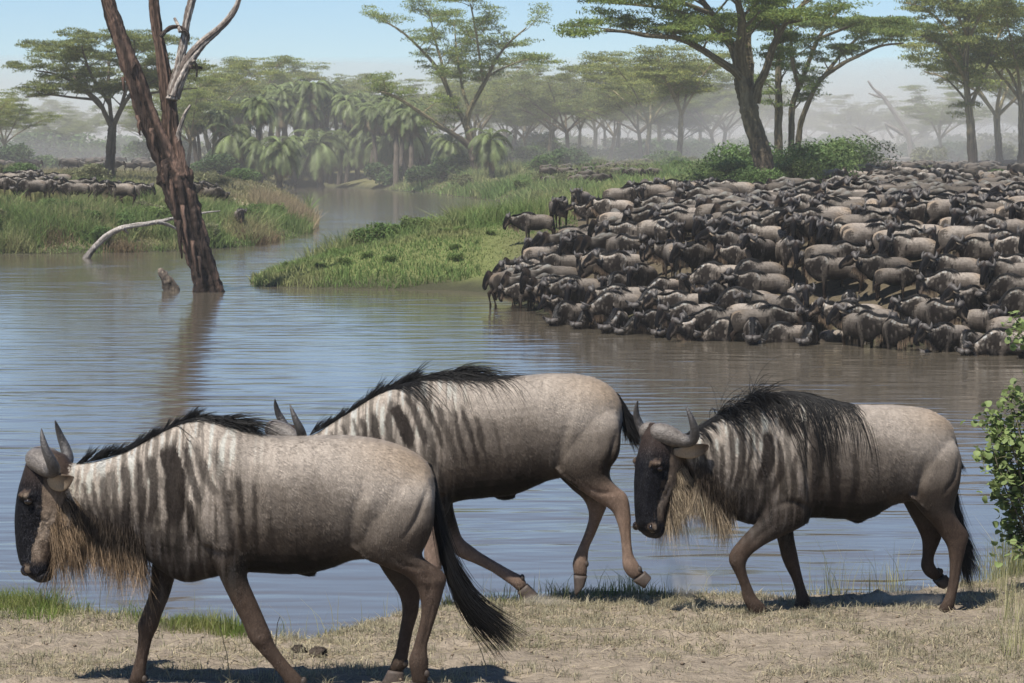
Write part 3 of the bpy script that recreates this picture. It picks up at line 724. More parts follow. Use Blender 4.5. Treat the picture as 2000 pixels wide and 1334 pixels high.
    for ln, h in hoofs.items():                       # cloven hooves
        lat = legs[ln][0]
        for s in (-1, 1):
            K = [(h[0], h[1], h[2], h[3], .016), ((h[0] * .4 + h[4] * .6), (h[1] * .4 + h[5] * .6), (h[2] * .4 + h[6] * .6), (h[3] * .4 + h[7] * .6), .024), (h[4], h[5], h[6], h[7], .026), (h[4] * .8 + h[6] * .2, h[5] + 1, h[6] * .8 + h[4] * .2, h[7] + 1, .018)]
            v, q, t_ = loft(shell(fr, K, 10, 14, lat=lat + s * .023)); build('hoof', v, [q, t_], m_hoof, root, True, np.broadcast_to([.06, .045, .036], v.shape), base)
    for ln, (lat, st) in legs.items():               # dew claws behind each fetlock
        q = st[-2]
        for s in (-1, 1):
            c0 = fr.P(np.array(q[2] * .9 + q[0] * .1), np.array(q[3] * .9 + q[1] * .1), lat + s * .017)
            th = np.linspace(.15, np.pi - .15, 7); ph = np.linspace(0, 2 * np.pi, 9, endpoint=False)
            R = np.stack([np.sin(th)[:, None] * np.cos(ph) * .016, np.sin(th)[:, None] * np.sin(ph) * .012, np.cos(th)[:, None] * np.ones(9) * .02], -1) + c0
            v, q_, t_ = loft(R); build('dewclaw', v, [q_, t_], m_hoof, body, True, np.broadcast_to([.05, .038, .03], v.shape), base)
    # mane: (ridge pixels, count, length range, direction in picture (dx,dy), side spread, gravity)
    PP = []; WW = []
    for ridge, n, l0, l1, dx, dy, side, grav, sidebias in mane:
        u = rng.random(n); rp = along(ridge, u)
        r3 = fr.P(rp[:, 0], rp[:, 1], rng.normal(0, .014, n))
        ncl = max(6, n // 22); ck = (u * ncl).astype(int) % ncl
        cd = rng.normal(0, .22, (ncl, 3))[ck]; sd = np.where(rng.random(n) < sidebias, -1, 1) * np.abs(rng.normal(side, side * .4, n))
        d = dx * np.array([1, fr.k, 0]) + dy * np.array([0, 0, 1.])
        d = d[None] + cd * .6 + rng.normal(0, .07, (n, 3)) + sd[:, None] * fr.n
        ln = rng.uniform(l0, l1, n) * (1 + rng.normal(0, .2, ncl)[ck])
        ln = np.clip(ln, .03, .6)
        P_ = grow(r3, d, ln, np.full(n, grav), 9, rng, .05)
        PP.append(drape(P_, bvh, .006)); WW.append(rng.uniform(.0011, .0024, n))
    P_ = np.concatenate(PP); hair_obj('mane', P_, np.concatenate(WW), BLACK0, BLACK1, root, base, rng)
    # tail: dock + hair
    PP = []; WW = []
    for g, n, s0, s1, t0 in tail:
        g = np.array(g, float); G = fr.P(g[:, 0], g[:, 1], g[:, 2])
        PP.append(guide_hair(G, n, s0, s1, t0, rng)); WW.append(rng.uniform(.0012, .0028, n))
    P_ = np.concatenate(PP); hair_obj('tail', P_, np.concatenate(WW), BLACK0, BLACK1, root, base, rng)
    # beard and throat fringe
    PP = []; WW = []; TP = []; TW = []
    for line, lats, n, l0, l1, dx, head in beard:
        u = rng.random(n); lp = along(line, u); lt = rng.uniform(-lats, lats, n)
        if head: r3 = tf(CF.P(lp[:, 0], lp[:, 1], lt) - BOSS); hx = M3[:, 0]
        else: r3 = fr.P(lp[:, 0], lp[:, 1], lt); hx = np.array([1, fr.k, 0])
        ncl = 26; ck = rng.integers(0, ncl, n)
        ck = np.clip((u * 18).astype(int) + rng.integers(-1, 2, n) + (lt > 0) * 4, 0, ncl - 1)
        cd = rng.normal(0, .15, (ncl, 3))[ck]
        d = np.array([0, 0, -1.]) + hx * dx + cd + rng.normal(0, .09, (n, 3)) + np.sign(lt)[:, None] * fr.n * .10
        ln = rng.uniform(l0, l1, n) * (1 + rng.normal(0, .24, ncl)[ck])
        PP.append(grow(r3, d, ln, np.full(n, 2.0), 8, rng, .11)); WW.append(rng.uniform(.0005, .0014, n))
        if not head:                                  # shorter hairs higher on the throat blend the fringe into the coat
            u = rng.random(n); lp = along(line, u); up = rng.uniform(6, 46, n); sg = rng.choice([-1, 1], n)
            r3 = fr.P(lp[:, 0], lp[:, 1] - up, sg * (.035 + .0017 * up))
            TP.append(drape(grow(r3, np.array([0, 0, -1.]) + sg[:, None] * fr.n * .25 + rng.normal(0, .15, (n, 3)), rng.uniform(.05, .14, n) * (1.2 - up / 60), np.full(n, 2.0), 8, rng, .08), bvh, .004)); TW.append(rng.uniform(.0006, .0011, n))
    for (x0, y0, x1, y1, lt0, n, l0, l1) in [(112, 985, 158, 985, .088, 900, .05, .10), (100, 1020, 158, 1015, .082, 900, .06, .13), (100, 1045, 150, 1035, .072, 800, .08, .16)]:
        n = int(n * cheek); u = rng.random(n); sg = rng.choice([-1, 1], n)
        r3 = tf(CF.P(x0 + (x1 - x0) * u, y0 + (y1 - y0) * u + rng.normal(0, 9, n), sg * lt0 * rng.uniform(.9, 1.06, n)) - BOSS)
        d = np.array([0, 0, -1.]) + M3[:, 0] * .35 + sg[:, None] * M3[:, 1] * .22 + rng.normal(0, .14, (n, 3))
        PP.append(grow(r3, d, rng.uniform(l0, l1, n), np.full(n, 2.5), 8, rng, .06)); WW.append(rng.uniform(.0007, .0013, n))
    th_o = hair_obj('throat_hair', np.concatenate(TP), np.concatenate(TW), np.array([.028, .022, .018]), np.array([.085, .064, .046]), root, base, rng, .4); th_o['kind'] = 'stuff'
    P_ = np.concatenate(PP); hair_obj('beard', P_, np.concatenate(WW), np.array([.035, .026, .02]), np.array(tipc), root, base, rng, .5)
    return root

# ---- animal at the left
F1 = HeroFrame(13.92, 0.0, 450)
RID1 = [(150, 906), (200, 896), (250, 880), (300, 855), (340, 834), (372, 822)]
make_hero('wildebeest', 'large striped wildebeest striding left at bottom left, head lowered, nearest the camera', F1, TORSO1, LEGS1, HOOF1, STR1, (80, 893), 0.0, 0.0, 1.0,
    at_y(np.array(560.), np.array(1352.), 13.92),
    [(-.15, [(692, 1040, 700, 1058, .02), (684, 1050, 712, 1078, .05), (690, 1062, 735, 1092, .04)]),            # stifle fold
     (-.17, [(365, 880, 405, 888, .02, .09), (352, 930, 448, 945, .055, .02), (372, 1000, 470, 1020, .07), (400, 1050, 478, 1070, .06)]),   # shoulder blade
     (-.02, [(575, 1108, 580, 1120, .03), (595, 1112, 610, 1126, .03), (612, 1112, 618, 1122, .015)])], 1.0, 11,
    [(RID1, 1500, .05, .11, .75, .75, .1, 3.0, .5), ([(330, 838), (372, 820), (410, 818), (450, 830)], 1300, .09, .22, 1.0, .0, .16, 3.0, .62), ([(360, 824), (400, 818), (440, 826)], 420, .15, .27, 1.0, -.06, .12, 1.6, .85)],
    [([(838, 905, 0), (846, 940, 0), (850, 975, -.02), (860, 1032, -.02), (876, 1090, -.03), (897, 1140, -.03), (928, 1186, -.03), (968, 1220, -.03), (1003, 1250, -.03)], 1100, .014, .05, .55), ([(838, 905, 0), (844, 940, 0), (850, 985, -.01), (858, 1030, -.01)], 250, .012, .018, .6)],
    [([(104, 1062), (120, 1050), (140, 1040), (160, 1032)], .058, 1300, .13, .27, .04, True), ([(150, 1020), (178, 1036), (205, 1050), (240, 1060), (285, 1078)], .075, 2200, .12, .27, .06, False)],
    [([(458, 960), (466, 1030), (480, 1078)], .020, 9), ([(448, 900), (455, 940), (460, 985)], .008, 10), ([(716, 930), (700, 985), (690, 1048)], .013, 13), ([(728, 950), (712, 1000), (705, 1050)], -.008, 14), ([(838, 945), (818, 1000), (792, 1040)], .013, 6), ([(285, 1058), (340, 1072), (405, 1066)], .004, 12), ([(520, 900), (535, 980), (540, 1060)], -.004, 9), ([(560, 905), (578, 980), (585, 1060)], -.004, 9), ([(600, 905), (620, 980), (628, 1055)], -.004, 9), ([(400, 870), (440, 940), (446, 1020)], -.009, 14), ([(345, 880), (352, 960), (372, 1040)], .006, 12), ([(770, 1078), (800, 1095), (838, 1100)], .007, 6), ([(835, 1108), (842, 1130), (838, 1160)], .006, 5), ([(640, 900), (680, 930), (690, 980)], .006, 22), ([(780, 985), (760, 1030), (740, 1070)], -.006, 16), ([(500, 1256), (535, 1296), (566, 1325)], .004, 4), ([(470, 1140), (490, 1190), (505, 1230)], .005, 6), ([(846, 1165), (836, 1220), (824, 1268)], .005, 4), ([(290, 1130), (296, 1170), (284, 1215)], .005, 5), ([(278, 1245), (271, 1285), (264, 1315)], .004, 4), ([(800, 1190), (793, 1240), (785, 1285)], .004, 4), ([(815, 1120), (842, 1128), (866, 1122)], -.006, 8), ([(500, 1232), (512, 1240), (526, 1234)], -.006, 9)])

# ---- the one behind, trotting
F2 = HeroFrame(17.3, 0.0, 900)
RID2 = [(605, 850), (646, 828), (691, 801), (725, 778), (770, 756), (800, 748)]
make_hero('wildebeest', 'sandy wildebeest with tan legs trotting between two others, its face hidden', F2, TORSO2, LEGS2, HOOF2, STR2, (542, 838), 0.30, -0.05, 1.02,
    at_y(np.array(1010.), np.array(1185.), 17.3),
    [(-.15, [(1088, 895, 1096, 912, .02), (1080, 905, 1106, 930, .05), (1086, 915, 1126, 945, .04)]),
     (-.17, [(805, 795, 838, 802, .02, .09), (797, 840, 868, 855, .055, .02), (805, 900, 880, 915, .07), (815, 950, 880, 960, .05)]),
     (-.02, [(965, 962, 970, 974, .03), (985, 964, 992, 976, .03), (1000, 962, 1010, 970, .015)])], 3.1, 23,
    [(RID2, 1300, .06, .15, .7, .8, .1, 3.0, .5), ([(745, 768), (800, 746), (850, 738), (890, 738)], 1500, .18, .40, 1.0, .25, .14, 3.2, .6), ([(800, 746), (850, 738), (890, 738)], 500, .30, .46, 1.0, .25, .12, 2.4, .8)],
    [([(1205, 770, 0), (1214, 795, 0), (1222, 822, 0), (1232, 846, 0), (1244, 866, 0)], 600, .014, .05, .6)],
    [([(112, 1058), (130, 1052), (148, 1048), (165, 1040)], .05, 300, .14, .24, .04, True), ([(612, 930), (640, 942), (672, 954), (700, 965)], .05, 400, .12, .22, .06, False)],
    [([(848, 850), (866, 915), (880, 965)], .020, 8), ([(838, 800), (846, 830), (852, 870)], .008, 9), ([(1108, 820), (1096, 865), (1088, 906)], .013, 11), ([(1120, 830), (1106, 870), (1100, 905)], -.008, 12), ([(1202, 840), (1192, 880), (1180, 918)], .013, 6), ([(930, 790), (945, 860), (950, 930)], -.004, 8), ([(965, 795), (985, 860), (990, 930)], -.004, 8), ([(1000, 795), (1022, 860), (1030, 920)], -.004, 8), ([(800, 790), (835, 850), (842, 920)], -.009, 12), ([(1060, 790), (1085, 820), (1092, 860)], .006, 18), ([(1140, 940), (1170, 955), (1200, 955)], .006, 5), ([(1222, 1010), (1222, 1050), (1226, 1085)], .004, 3.5), ([(1160, 1020), (1150, 1055), (1138, 1090)], .004, 3.5), ([(905, 1078), (950, 1105), (990, 1130)], .004, 3.5)])

# ---- the one at the right
F3 = HeroFrame(17.05, 0.28, 1560)
RID3 = [(1338, 850), (1362, 838), (1388, 822), (1420, 804), (1460, 786), (1490, 775)]
make_hero('wildebeest', 'dark bearded wildebeest walking at the right beside the leafy bush, one foreleg raised', F3, TORSO3, LEGS3, HOOF3, STR3, (1281, 842), 0.40, 0.03, 1.03,
    at_y(np.array(1620.), np.array(1208.), 17.2),
    [(-.15, [(1760, 950, 1768, 966, .02), (1752, 960, 1778, 984, .05), (1760, 970, 1796, 996, .04)]),
     (-.18, [(1505, 812, 1532, 818, .02, .10), (1494, 855, 1556, 866, .05, .03), (1492, 910, 1565, 930, .07), (1500, 960, 1566, 980, .06)]),
     (-.12, [(1540, 985, 1560, 990, .03), (1540, 1000, 1566, 1008, .04), (1545, 1012, 1562, 1020, .02)]),
     (-.02, [(1650, 1005, 1655, 1016, .03), (1666, 1008, 1674, 1022, .03), (1682, 1008, 1690, 1014, .015)])], .95, 37,
    [(RID3, 1100, .05, .13, .6, .08, .4, 9.0, .6), ([(1395, 818), (1440, 794), (1490, 776)], 420, .20, .36, .25, .3, .5, 5.0, .9), ([(1450, 789), (1500, 774), (1545, 767), (1600, 777)], 800, .16, .38, .95, -.12, .42, 7.0, .7), ([(1500, 774), (1545, 767), (1610, 780)], 420, .32, .5, .85, -.12, .6, 6.0, .95), ([(1470, 782), (1530, 768), (1600, 776)], 140, .36, .5, .75, -.2, .8, 5.0, 1.0)],
    [([(1851, 828, 0), (1862, 850, 0), (1868, 885, 0), (1870, 900, 0), (1881, 922, 0)], 160, .012, .02, .6), ([(1851, 828, 0), (1857, 870, .02), (1858, 925, .02), (1862, 985, .02), (1872, 1040, .02), (1882, 1085, .02), (1893, 1132, .02)], 1300, .014, .058, .6)],
    [([(104, 1055), (120, 1030), (140, 1010), (160, 990)], .085, 2700, .17, .34, .05, True), ([(1350, 935), (1372, 955), (1394, 978), (1428, 1000)], .08, 1900, .12, .25, .06, False)],
    [([(1546, 860), (1550, 930), (1560, 995)], .020, 7), ([(1540, 820), (1545, 840), (1547, 870)], .008, 8), ([(1782, 885), (1774, 925), (1766, 966)], .012, 11), ([(1794, 890), (1784, 930), (1778, 966)], -.008, 12), ([(1850, 885), (1838, 925), (1815, 955)], .013, 6), ([(1480, 990), (1515, 972), (1552, 978)], .010, 7), ([(1620, 850), (1630, 910), (1630, 975)], -.004, 8), ([(1655, 850), (1668, 910), (1668, 970)], -.004, 8), ([(1690, 850), (1706, 910), (1706, 965)], -.004, 8), ([(1500, 830), (1530, 890), (1535, 950)], -.009, 12), ([(1740, 850), (1765, 880), (1770, 920)], .006, 16), ([(1436, 1108), (1443, 1138), (1450, 1165)], .004, 3.5), ([(1500, 1005), (1465, 1035), (1440, 1062)], .006, 6), ([(1565, 1110), (1572, 1140), (1580, 1170)], .004, 3.5), ([(1852, 1070), (1848, 1110), (1842, 1150)], .004, 3.5)], (.46, .36, .24), 1.5)

# ---------------------------------------------------------------- the herd: poses of one animal, copied
def std_legs(dxf=0, dxh=0):
    f = [(375, 1000, 465, 1005, .07), (378, 1060, 455, 1062, .075), (386, 1110, 442, 1108, .058), (392, 1160, 433, 1160, .046), (396, 1200, 430, 1200, .043), (392, 1226, 432, 1226, .043), (398, 1258, 423, 1258, .03), (400, 1296, 422, 1296, .027), (395, 1318, 428, 1320, .033), (388, 1336, 420, 1338, .031), (378, 1352, 420, 1352, .03)]
    h = LEGS1['hind_near'][1] + [(798, 1352, 840, 1352, .03)]
    L_ = {}
    L_['a'] = (-.125, [(q[0] + dxf, q[1], q[2] + dxf) + tuple(q[3:]) for q in f]); L_['b'] = (.125, [(q[0] - dxf + 18, q[1], q[2] - dxf + 18) + tuple(q[3:]) for q in f])
    sw = lambda q, s: (q[0] + s * max(0, q[1] - 1080) / 270, q[1], q[2] + s * max(0, q[1] - 1080) / 270) + tuple(q[3:])
    L_['c'] = (-.125, [sw(q, dxh) for q in h]); L_['d'] = (.125, [sw(q, -dxh - 10) for q in h])
    return L_
PIV = CF.P(335, 985)
def herd_pose(pitch, yaw, hpitch, dxf=0, dxh=0, seed=0, voxel=.027, tone=1.0):
    """returns meshes {part: mesh}; pitch lowers (+) the neck, yaw turns it"""
    rng = np.random.default_rng(seed)
    def bend(V, w):
        q = V - PIV; out = np.zeros_like(q)
        a = pitch * w; c, s = np.cos(a), np.sin(a)
        x = q[..., 0] * c + q[..., 2] * -s; z = q[..., 0] * s + q[..., 2] * c
        b = yaw * w; c, s = np.cos(b), np.sin(b)
        return np.stack([x * c - q[..., 1] * s, x * s + q[..., 1] * c, z], -1) + PIV
    # pitch > 0: the front (negative x) goes down
    T = shell(CF, [q[:4] + (q[4] * .88,) for q in TORSO1], 46, 24, egg=-.05, sq=.7); ref = np.stack([450 + 400 * T[..., 0], 1350 - 400 * T[..., 2]], -1)
    w = smoothstep(.58, .95, np.linspace(0, 1, 46))[:, None] * np.ones((1, 24))
    names = ['torso']; sh = [(bend(T, w), ref)]
    for k, (lat, st) in std_legs(dxf, dxh).items():
        G = shell(CF, st, 30, 12, lat=lat); names.append('leg'); sh.append((G, np.stack([450 + 400 * G[..., 0], 1350 - 400 * G[..., 2]], -1)))
    S3 = shell(CF, [(345, 870, 420, 880, .03), (350, 930, 450, 945, .06), (372, 1000, 470, 1020, .07), (400, 1050, 478, 1070, .06)], 12, 10, lat=-.17)
    def tf(V):
        v = (np.asarray(V, float)) @ roty(hpitch).T + BOSS
        return bend(v, np.ones(v.shape[:-1]))
    for nm, rg, rf in head_shells(tf, False): names.append(nm); sh.append((rg, rf))
    me, co, sid, t, f, rf = fuse(sh, voxel, 3)
    px = rf
    c = coat(names, sid, t, f, px, [(a, b_, c_, w_ * 1.35, min(1, s_ * 1.2)) for a, b_, c_, w_, s_ in STR1], .8, tone, seed)
    set_col(me, c); me.materials.append(m_fur_far); me.polygons.foreach_set('use_smooth', np.ones(len(me.polygons), bool))
    out = {'body': me}
    A = {-1: horn_mesh(tf, -1, None, False), 1: horn_mesh(tf, 1, None, False)}
    out['horn_a'] = build('horn', A[-1][0], A[-1][1], m_horn, None, True, A[-1][2], None, False)
    out['horn_b'] = build('horn', A[1][0], A[1][1], m_horn, None, True, A[1][2], None, False)
    E = {-1: ear_mesh(tf, -1, False), 1: ear_mesh(tf, 1, False)}
    out['ear_a'] = build('ear', E[-1][0], E[-1][1], m_fur_far, None, True, E[-1][2], None, False)
    out['ear_b'] = build('ear', E[1][0], E[1][1], m_fur_far, None, True, E[1][2], None, False)
    # mane
    n = 560; u = rng.random(n); rp = along([(140, 905), (200, 896), (250, 878), (300, 853), (340, 832), (385, 817), (440, 828)], u)
    wt = smoothstep(.58, .95, np.interp(-rp[:, 0], -np.array(TORSO1)[:, 0], np.linspace(0, 1, len(TORSO1))))
    r3 = bend(CF.P(rp[:, 0], rp[:, 1], rng.normal(0, .015, n)), wt)
    hump = smoothstep(.5, .8, u)
    d = np.stack([.8 + .2 * hump, rng.choice([-1, 1], n) * (.12 + .5 * rng.random(n)), .7 - .6 * hump], -1) + rng.normal(0, .1, (n, 3))
    b = BVHTree.FromPolygons([tuple(v) for v in co], [tuple(q.vertices) for q in me.polygons])
    P_ = drape(grow(r3, d, rng.uniform(.10, .20, n) + hump * rng.uniform(.10, .32, n), np.full(n, 4.0), 5, rng, .05), b, .012)
    V, Q, C = strands(P_, rng.uniform(.006, .011, n), np.tile(BLACK0, (n, 1)), np.tile(BLACK1, (n, 1)))
    out['mane'] = build('mane', V, Q, m_hair, None, True, C, None, False)
    n = 60; P_ = guide_hair(CF.P(*np.array([(840, 900, 0), (850, 950, 0), (856, 1020, 0), (860, 1090, 0), (862, 1160, 0), (866, 1235, 0)]).T), n, .02, .045, .5, rng, 6)
    V, Q, C = strands(P_, rng.uniform(.006, .011, n), np.tile(BLACK0, (n, 1)), np.tile(BLACK1, (n, 1)))
    out['tail'] = build('tail', V, Q, m_hair, None, True, C, None, False)
    n = 110; u = rng.random(n); lp = along([(112, 1050), (140, 1036), (170, 1036), (205, 1050), (240, 1062), (285, 1080)], u)
    wt = np.where(lp[:, 0] < 168, 1.0, smoothstep(.58, .95, np.interp(-lp[:, 0], -np.array(TORSO1)[:, 2], np.linspace(0, 1, len(TORSO1)))))
    r3 = bend(CF.P(lp[:, 0], lp[:, 1], rng.uniform(-.06, .06, n)), wt)
    P_ = grow(r3, np.array([0, 0, -1.]) + rng.normal(0, .12, (n, 3)), rng.uniform(.14, .26, n), np.full(n, 2.0), 4, rng, .05)
    V, Q, C = strands(P_, rng.uniform(.005, .009, n), np.tile([.085, .062, .045], (n, 1)), np.tile([.30, .215, .14], (n, 1)))
    out['beard'] = build('beard', V, Q, m_hair, None, True, C, None, False)
    return out
POSES = {
 'stand': [herd_pose(0.05, 0.0, -.05, 6, 4, 3), herd_pose(-.10, .05, .10, -8, 10, 4, tone=.9), herd_pose(-.22, -.1, .30, 10, -6, 8, tone=1.08)],
 'drink': [herd_pose(.42, 0.0, -.30, 4, 4, 5), herd_pose(.50, .35, -.30, -6, 8, 6, tone=.92), herd_pose(.40, -.4, -.25, 8, 2, 9, tone=1.05)],
 'turn_a': [herd_pose(-.18, .95, .16, 4, 6, 7), herd_pose(-.32, .7, .3, -5, 8, 17, tone=.9)],
 'turn_b': [herd_pose(-.18, -.95, .16, 0, 6, 10), herd_pose(-.32, -.65, .3, 6, 3, 19, tone=1.06)],
 'alert': [herd_pose(-.42, 0.1, .52, 5, 4, 12), herd_pose(-.36, -.35, .42, -5, 4, 13, tone=.93)],
}
def place_gnu(x, y, z, heading, pose, var, scale, parts=True, name='wildebeest'):
    """heading 0 = facing left in the picture, +90 deg = facing the camera"""
    M = POSES[pose][var % len(POSES[pose])]
    if not parts:
        o = add_obj(name, M['body']); o.location = (x, y, z); o.rotation_euler = (0, 0, heading); o.scale = (scale,) * 3
        return o
    r = empty(name, (x, y, z), heading); r.scale = (scale,) * 3
    for k, me in M.items(): add_obj(k.split('_')[0], me, r)
    return r

HERD = []          # (x, y, heading) of animals placed, for spacing
def clear(x, y, h, gap=0.0):
    """no overlap of the 1.75 m long bodies"""
    for (x2, y2, h2) in HERD:
        if abs(x2 - x) > 2.4 or abs(y2 - y) > 2.4: continue
        for a in (-.75, -.25, .25, .75):
            for b in (-.75, -.25, .25, .75):
                dx = x + a * math.cos(h) - x2 - b * math.cos(h2); dy = y + a * math.sin(h) - y2 - b * math.sin(h2)
                if dx * dx + dy * dy < (.43 + gap) ** 2: return False
    return True
rg = random.Random(5)
R_ = math.radians
def solve(px, py_top, lo, hi, top=1.32):
    """point on the bank whose standing animal's hump shows at this pixel"""
    ds = np.linspace(lo, hi, 260); p = at_y(np.full(260, float(px)), np.full(260, float(py_top)), ds)
    g = np.maximum(height(p[:, 0], p[:, 1]), -.75) + top
    e = np.abs(g - p[:, 2]); i = int(np.argmin(e)); return p[i, 0], p[i, 1]
PLACED = []        # dicts: x,y,heading,pose,var,tag
def put(px, py, head_deg, pose, var=0, lo=70, hi=200, force=True, note=None):
    x, y = solve(px, py, lo, hi); h = R_(head_deg)
    HERD.append((x, y, h)); PLACED.append(dict(x=x, y=y, h=h, pose=pose, var=var, note=note))
def put_w(px, py, head_deg, pose, var=0, depth=.62, note=None):
    """animal standing in the water: waterline pixel of its flank"""
    p = at_z(np.array(float(px)), np.array(float(py)), 0.0); h = R_(head_deg)
    HERD.append((p[0], p[1], h)); PLACED.append(dict(x=p[0], y=p[1], h=h, pose=pose, var=var, note=note, z=-depth))
# the drinking row, left to right (x, waterline y, heading)
for q in [(1020, 592, 5, 'drink', 0, .45), (1120, 600, 8, 'drink', 2, .5), (1108, 634, 45, 'drink', 1, .68), (1152, 640, 62, 'drink', 0, .72), (1206, 648, 80, 'drink', 2, .74), (1255, 652, 38, 'drink', 0, .72), (1305, 656, 55, 'drink', 1, .70), (1352, 664, 84, 'turn_b', 0, .62),
          (1425, 666, 2, 'drink', 0, .66), (1470, 670, 85, 'drink', 0, .7), (1530, 668, 20, 'drink', 1, .80), (1580, 672, 88, 'drink', 2, .72), (1650, 666, 185, 'drink', 0, .60), (1722, 664, 92, 'drink', 0, .7), (1775, 664, 70, 'drink', 1, .74), (1838, 684, 42, 'drink', 0, .66),
          (1892, 690, 60, 'drink', 1, .66), (1958, 694, 14, 'drink', 2, .60), (2045, 698, 30, 'drink', 0, .6)]:
    put_w(q[0], q[1], q[2], q[3], q[4], q[5], 'drinkrow')
# easily recognised ones further up the bank
for (px, d, hd, po, vr) in [(1034, 111, -3, 'stand', 1), (1098, 112, 110, 'turn_b', 0), (1128, 114.5, 60, 'turn_a', 1), (1150, 110.5, 8, 'alert', 1)]:     # the outermost ones at the left
    x = (px - 1000) / FPX * d; HERD.append((x, d, R_(hd))); PLACED.append(dict(x=x, y=d, h=R_(hd), pose=po, var=vr, note=None))
for q in [(1205, 425, 25, 'turn_a', 0), (1232, 432, 4, 'stand', 2), (1300, 452, -6, 'stand', 0), (1200, 458, 10, 'stand', 1), (1118, 452, 5, 'turn_a', 1), (1290, 376, 0, 'stand', 0), (1370, 364, 20, 'stand', 1), (1320, 398, 3, 'drink', 2),
          (1590, 402, 2, 'stand', 2), (1418, 395, 160, 'alert', 0), (1525, 350, 80, 'alert', 1), (1700, 372, 110, 'stand', 1), (1760, 500, 178, 'stand', 2), (1858, 510, -4, 'stand', 0), (1720, 500, 20, 'alert', 1), (1880, 400, 200, 'stand', 1), (1950, 440, 170, 'stand', 0), (1600, 560, 95, 'stand', 2), (1660, 556, 85, 'stand', 0),
          (1800, 570, 15, 'stand', 1), (1900, 560, 60, 'turn_b', 1), (1960, 505, 5, 'turn_a', 0), (1120, 540, 6, 'stand', 0), (1210, 552, -4, 'stand', 1), (1330, 566, 8, 'stand', 2), (1400, 600, 0, 'stand', 0), (1500, 600, 184, 'stand', 1), (1640, 480, 176, 'stand', 2), (1480, 470, 60, 'alert', 0), (1540, 470, 95, 'stand', 1)]:
    put(*q[:5])
front_line = np.array([at_z(np.array(float(a)), np.array(float(b)), 0.) for a, b in FRONT])[:, :2]
front_line = front_line[np.argsort(front_line[:, 0])]
def herd_ok(x, y):
    yf = np.interp(x, front_line[:, 0], front_line[:, 1])
    if y < yf + .9: return False
    px = 1000 + FPX * x / y
    if px > 2200: return False
    # left edge and rear edge of the packed mass as the bank shows it
    if x < np.interp(y, [78, 97, 106, 118, 130, 145, 175, 215], [-1, 0.1, 1.6, 3.6, 8.2, 13.0, 18.5, 24.0]): return False
    return y < np.interp(px, [1000, 1400, 1500, 1600, 2100], [120, 130, 145, 205, 215])
tries = 0
while tries < 6000:                                      # those pressing down to the water, heads low
    tries += 1
    px = rg.uniform(1080, 2060); yf = 76; x = (px - 1000) / FPX * 80; yf = float(np.interp(x, front_line[:, 0], front_line[:, 1])); y = yf + rg.uniform(1.2, 6.5)
    if not herd_ok(x, y): continue
    h = R_(rg.gauss(70, 32)) if rg.random() < .5 else R_(rg.gauss(5, 22))
    if not clear(x, y, h, -.05): continue
    HERD.append((x, y, h)); PLACED.append(dict(x=x, y=y, h=h, pose=rg.choice(['drink', 'drink', 'stand', 'turn_a', 'turn_b']), var=rg.randrange(3), note=None))
tries = 0
while tries < 9000:                                      # the packed slope above them
    tries += 1
    px = rg.uniform(1380, 2060); y = rg.uniform(78, 92); x = (px - 1000) / FPX * y
    if not herd_ok(x, y): continue
    h = R_(rg.gauss(10, 30)) if rg.random() < .55 else R_(rg.gauss(85, 35)) if rg.random() < .6 else R_(rg.gauss(180, 25))
    if not clear(x, y, h, -.05): continue
    HERD.append((x, y, h)); PLACED.append(dict(x=x, y=y, h=h, pose=rg.choice(['stand', 'alert', 'turn_a', 'turn_b']), var=rg.randrange(3), note=None))
tries = 0
nx = 0
while tries < 40000 and nx < 240:                                     # crowd the water's edge tighter
    tries += 1
    y = rg.uniform(73, 101); x = rg.uniform(-2, .215 * y)
    if not herd_ok(x, y): continue
    q = rg.random(); h = R_(rg.gauss(8, 22)) if q < .58 else R_(rg.gauss(75, 30)) if q < .78 else R_(rg.gauss(180, 20)) if q < .93 else R_(rg.gauss(-80, 30))
    if not clear(x, y, h, -.03): continue
    nx += 1
    HERD.append((x, y, h)); PLACED.append(dict(x=x, y=y, h=h, pose=rg.choice(['stand', 'turn_a', 'turn_b', 'stand', 'alert', 'turn_a']), var=rg.randrange(3), note=None))
tries = 0
while tries < 40000 and len(HERD) < 460:
    tries += 1
    y = 73 + 135 * rg.random() ** 2.1
    x = rg.uniform(-2, .215 * y)
    if not herd_ok(x, y): continue
    q = rg.random()
    h = R_(rg.gauss(6, 20)) if q < .52 else R_(rg.gauss(180, 18)) if q < .68 else R_(rg.gauss(75, 30)) if q < .9 else R_(rg.gauss(-85, 30))
    if not clear(x, y, h, .006 * max(0, y - 92)): continue
    po = rg.choices(['stand', 'turn_a', 'turn_b', 'alert', 'drink'], [2.6, 2.4, 2.4, 2.6, .6])[0]
    HERD.append((x, y, h)); PLACED.append(dict(x=x, y=y, h=h, pose=po, var=rg.randrange(3), note=None))
ORD = ['first', 'second', 'third', 'fourth', 'fifth', 'sixth', 'seventh', 'eighth', 'ninth', 'tenth', 'eleventh', 'twelfth', 'thirteenth', 'fourteenth', 'fifteenth', 'sixteenth', 'seventeenth', 'eighteenth', 'nineteenth', 'twentieth']
def ordw(i):
    if i < 20: return ORD[i]
    k = i + 1
    tens = {2: 'twenty', 3: 'thirty', 4: 'forty', 5: 'fifty', 6: 'sixty', 7: 'seventy', 8: 'eighty'}[k // 10]
    return tens[:-1] + 'ieth' if k % 10 == 0 else tens + '-' + ORD[k % 10 - 1]
POSEW = {'stand': 'head level', 'drink': 'head lowered', 'turn_a': 'head turned', 'turn_b': 'head turned', 'alert': 'head raised'}
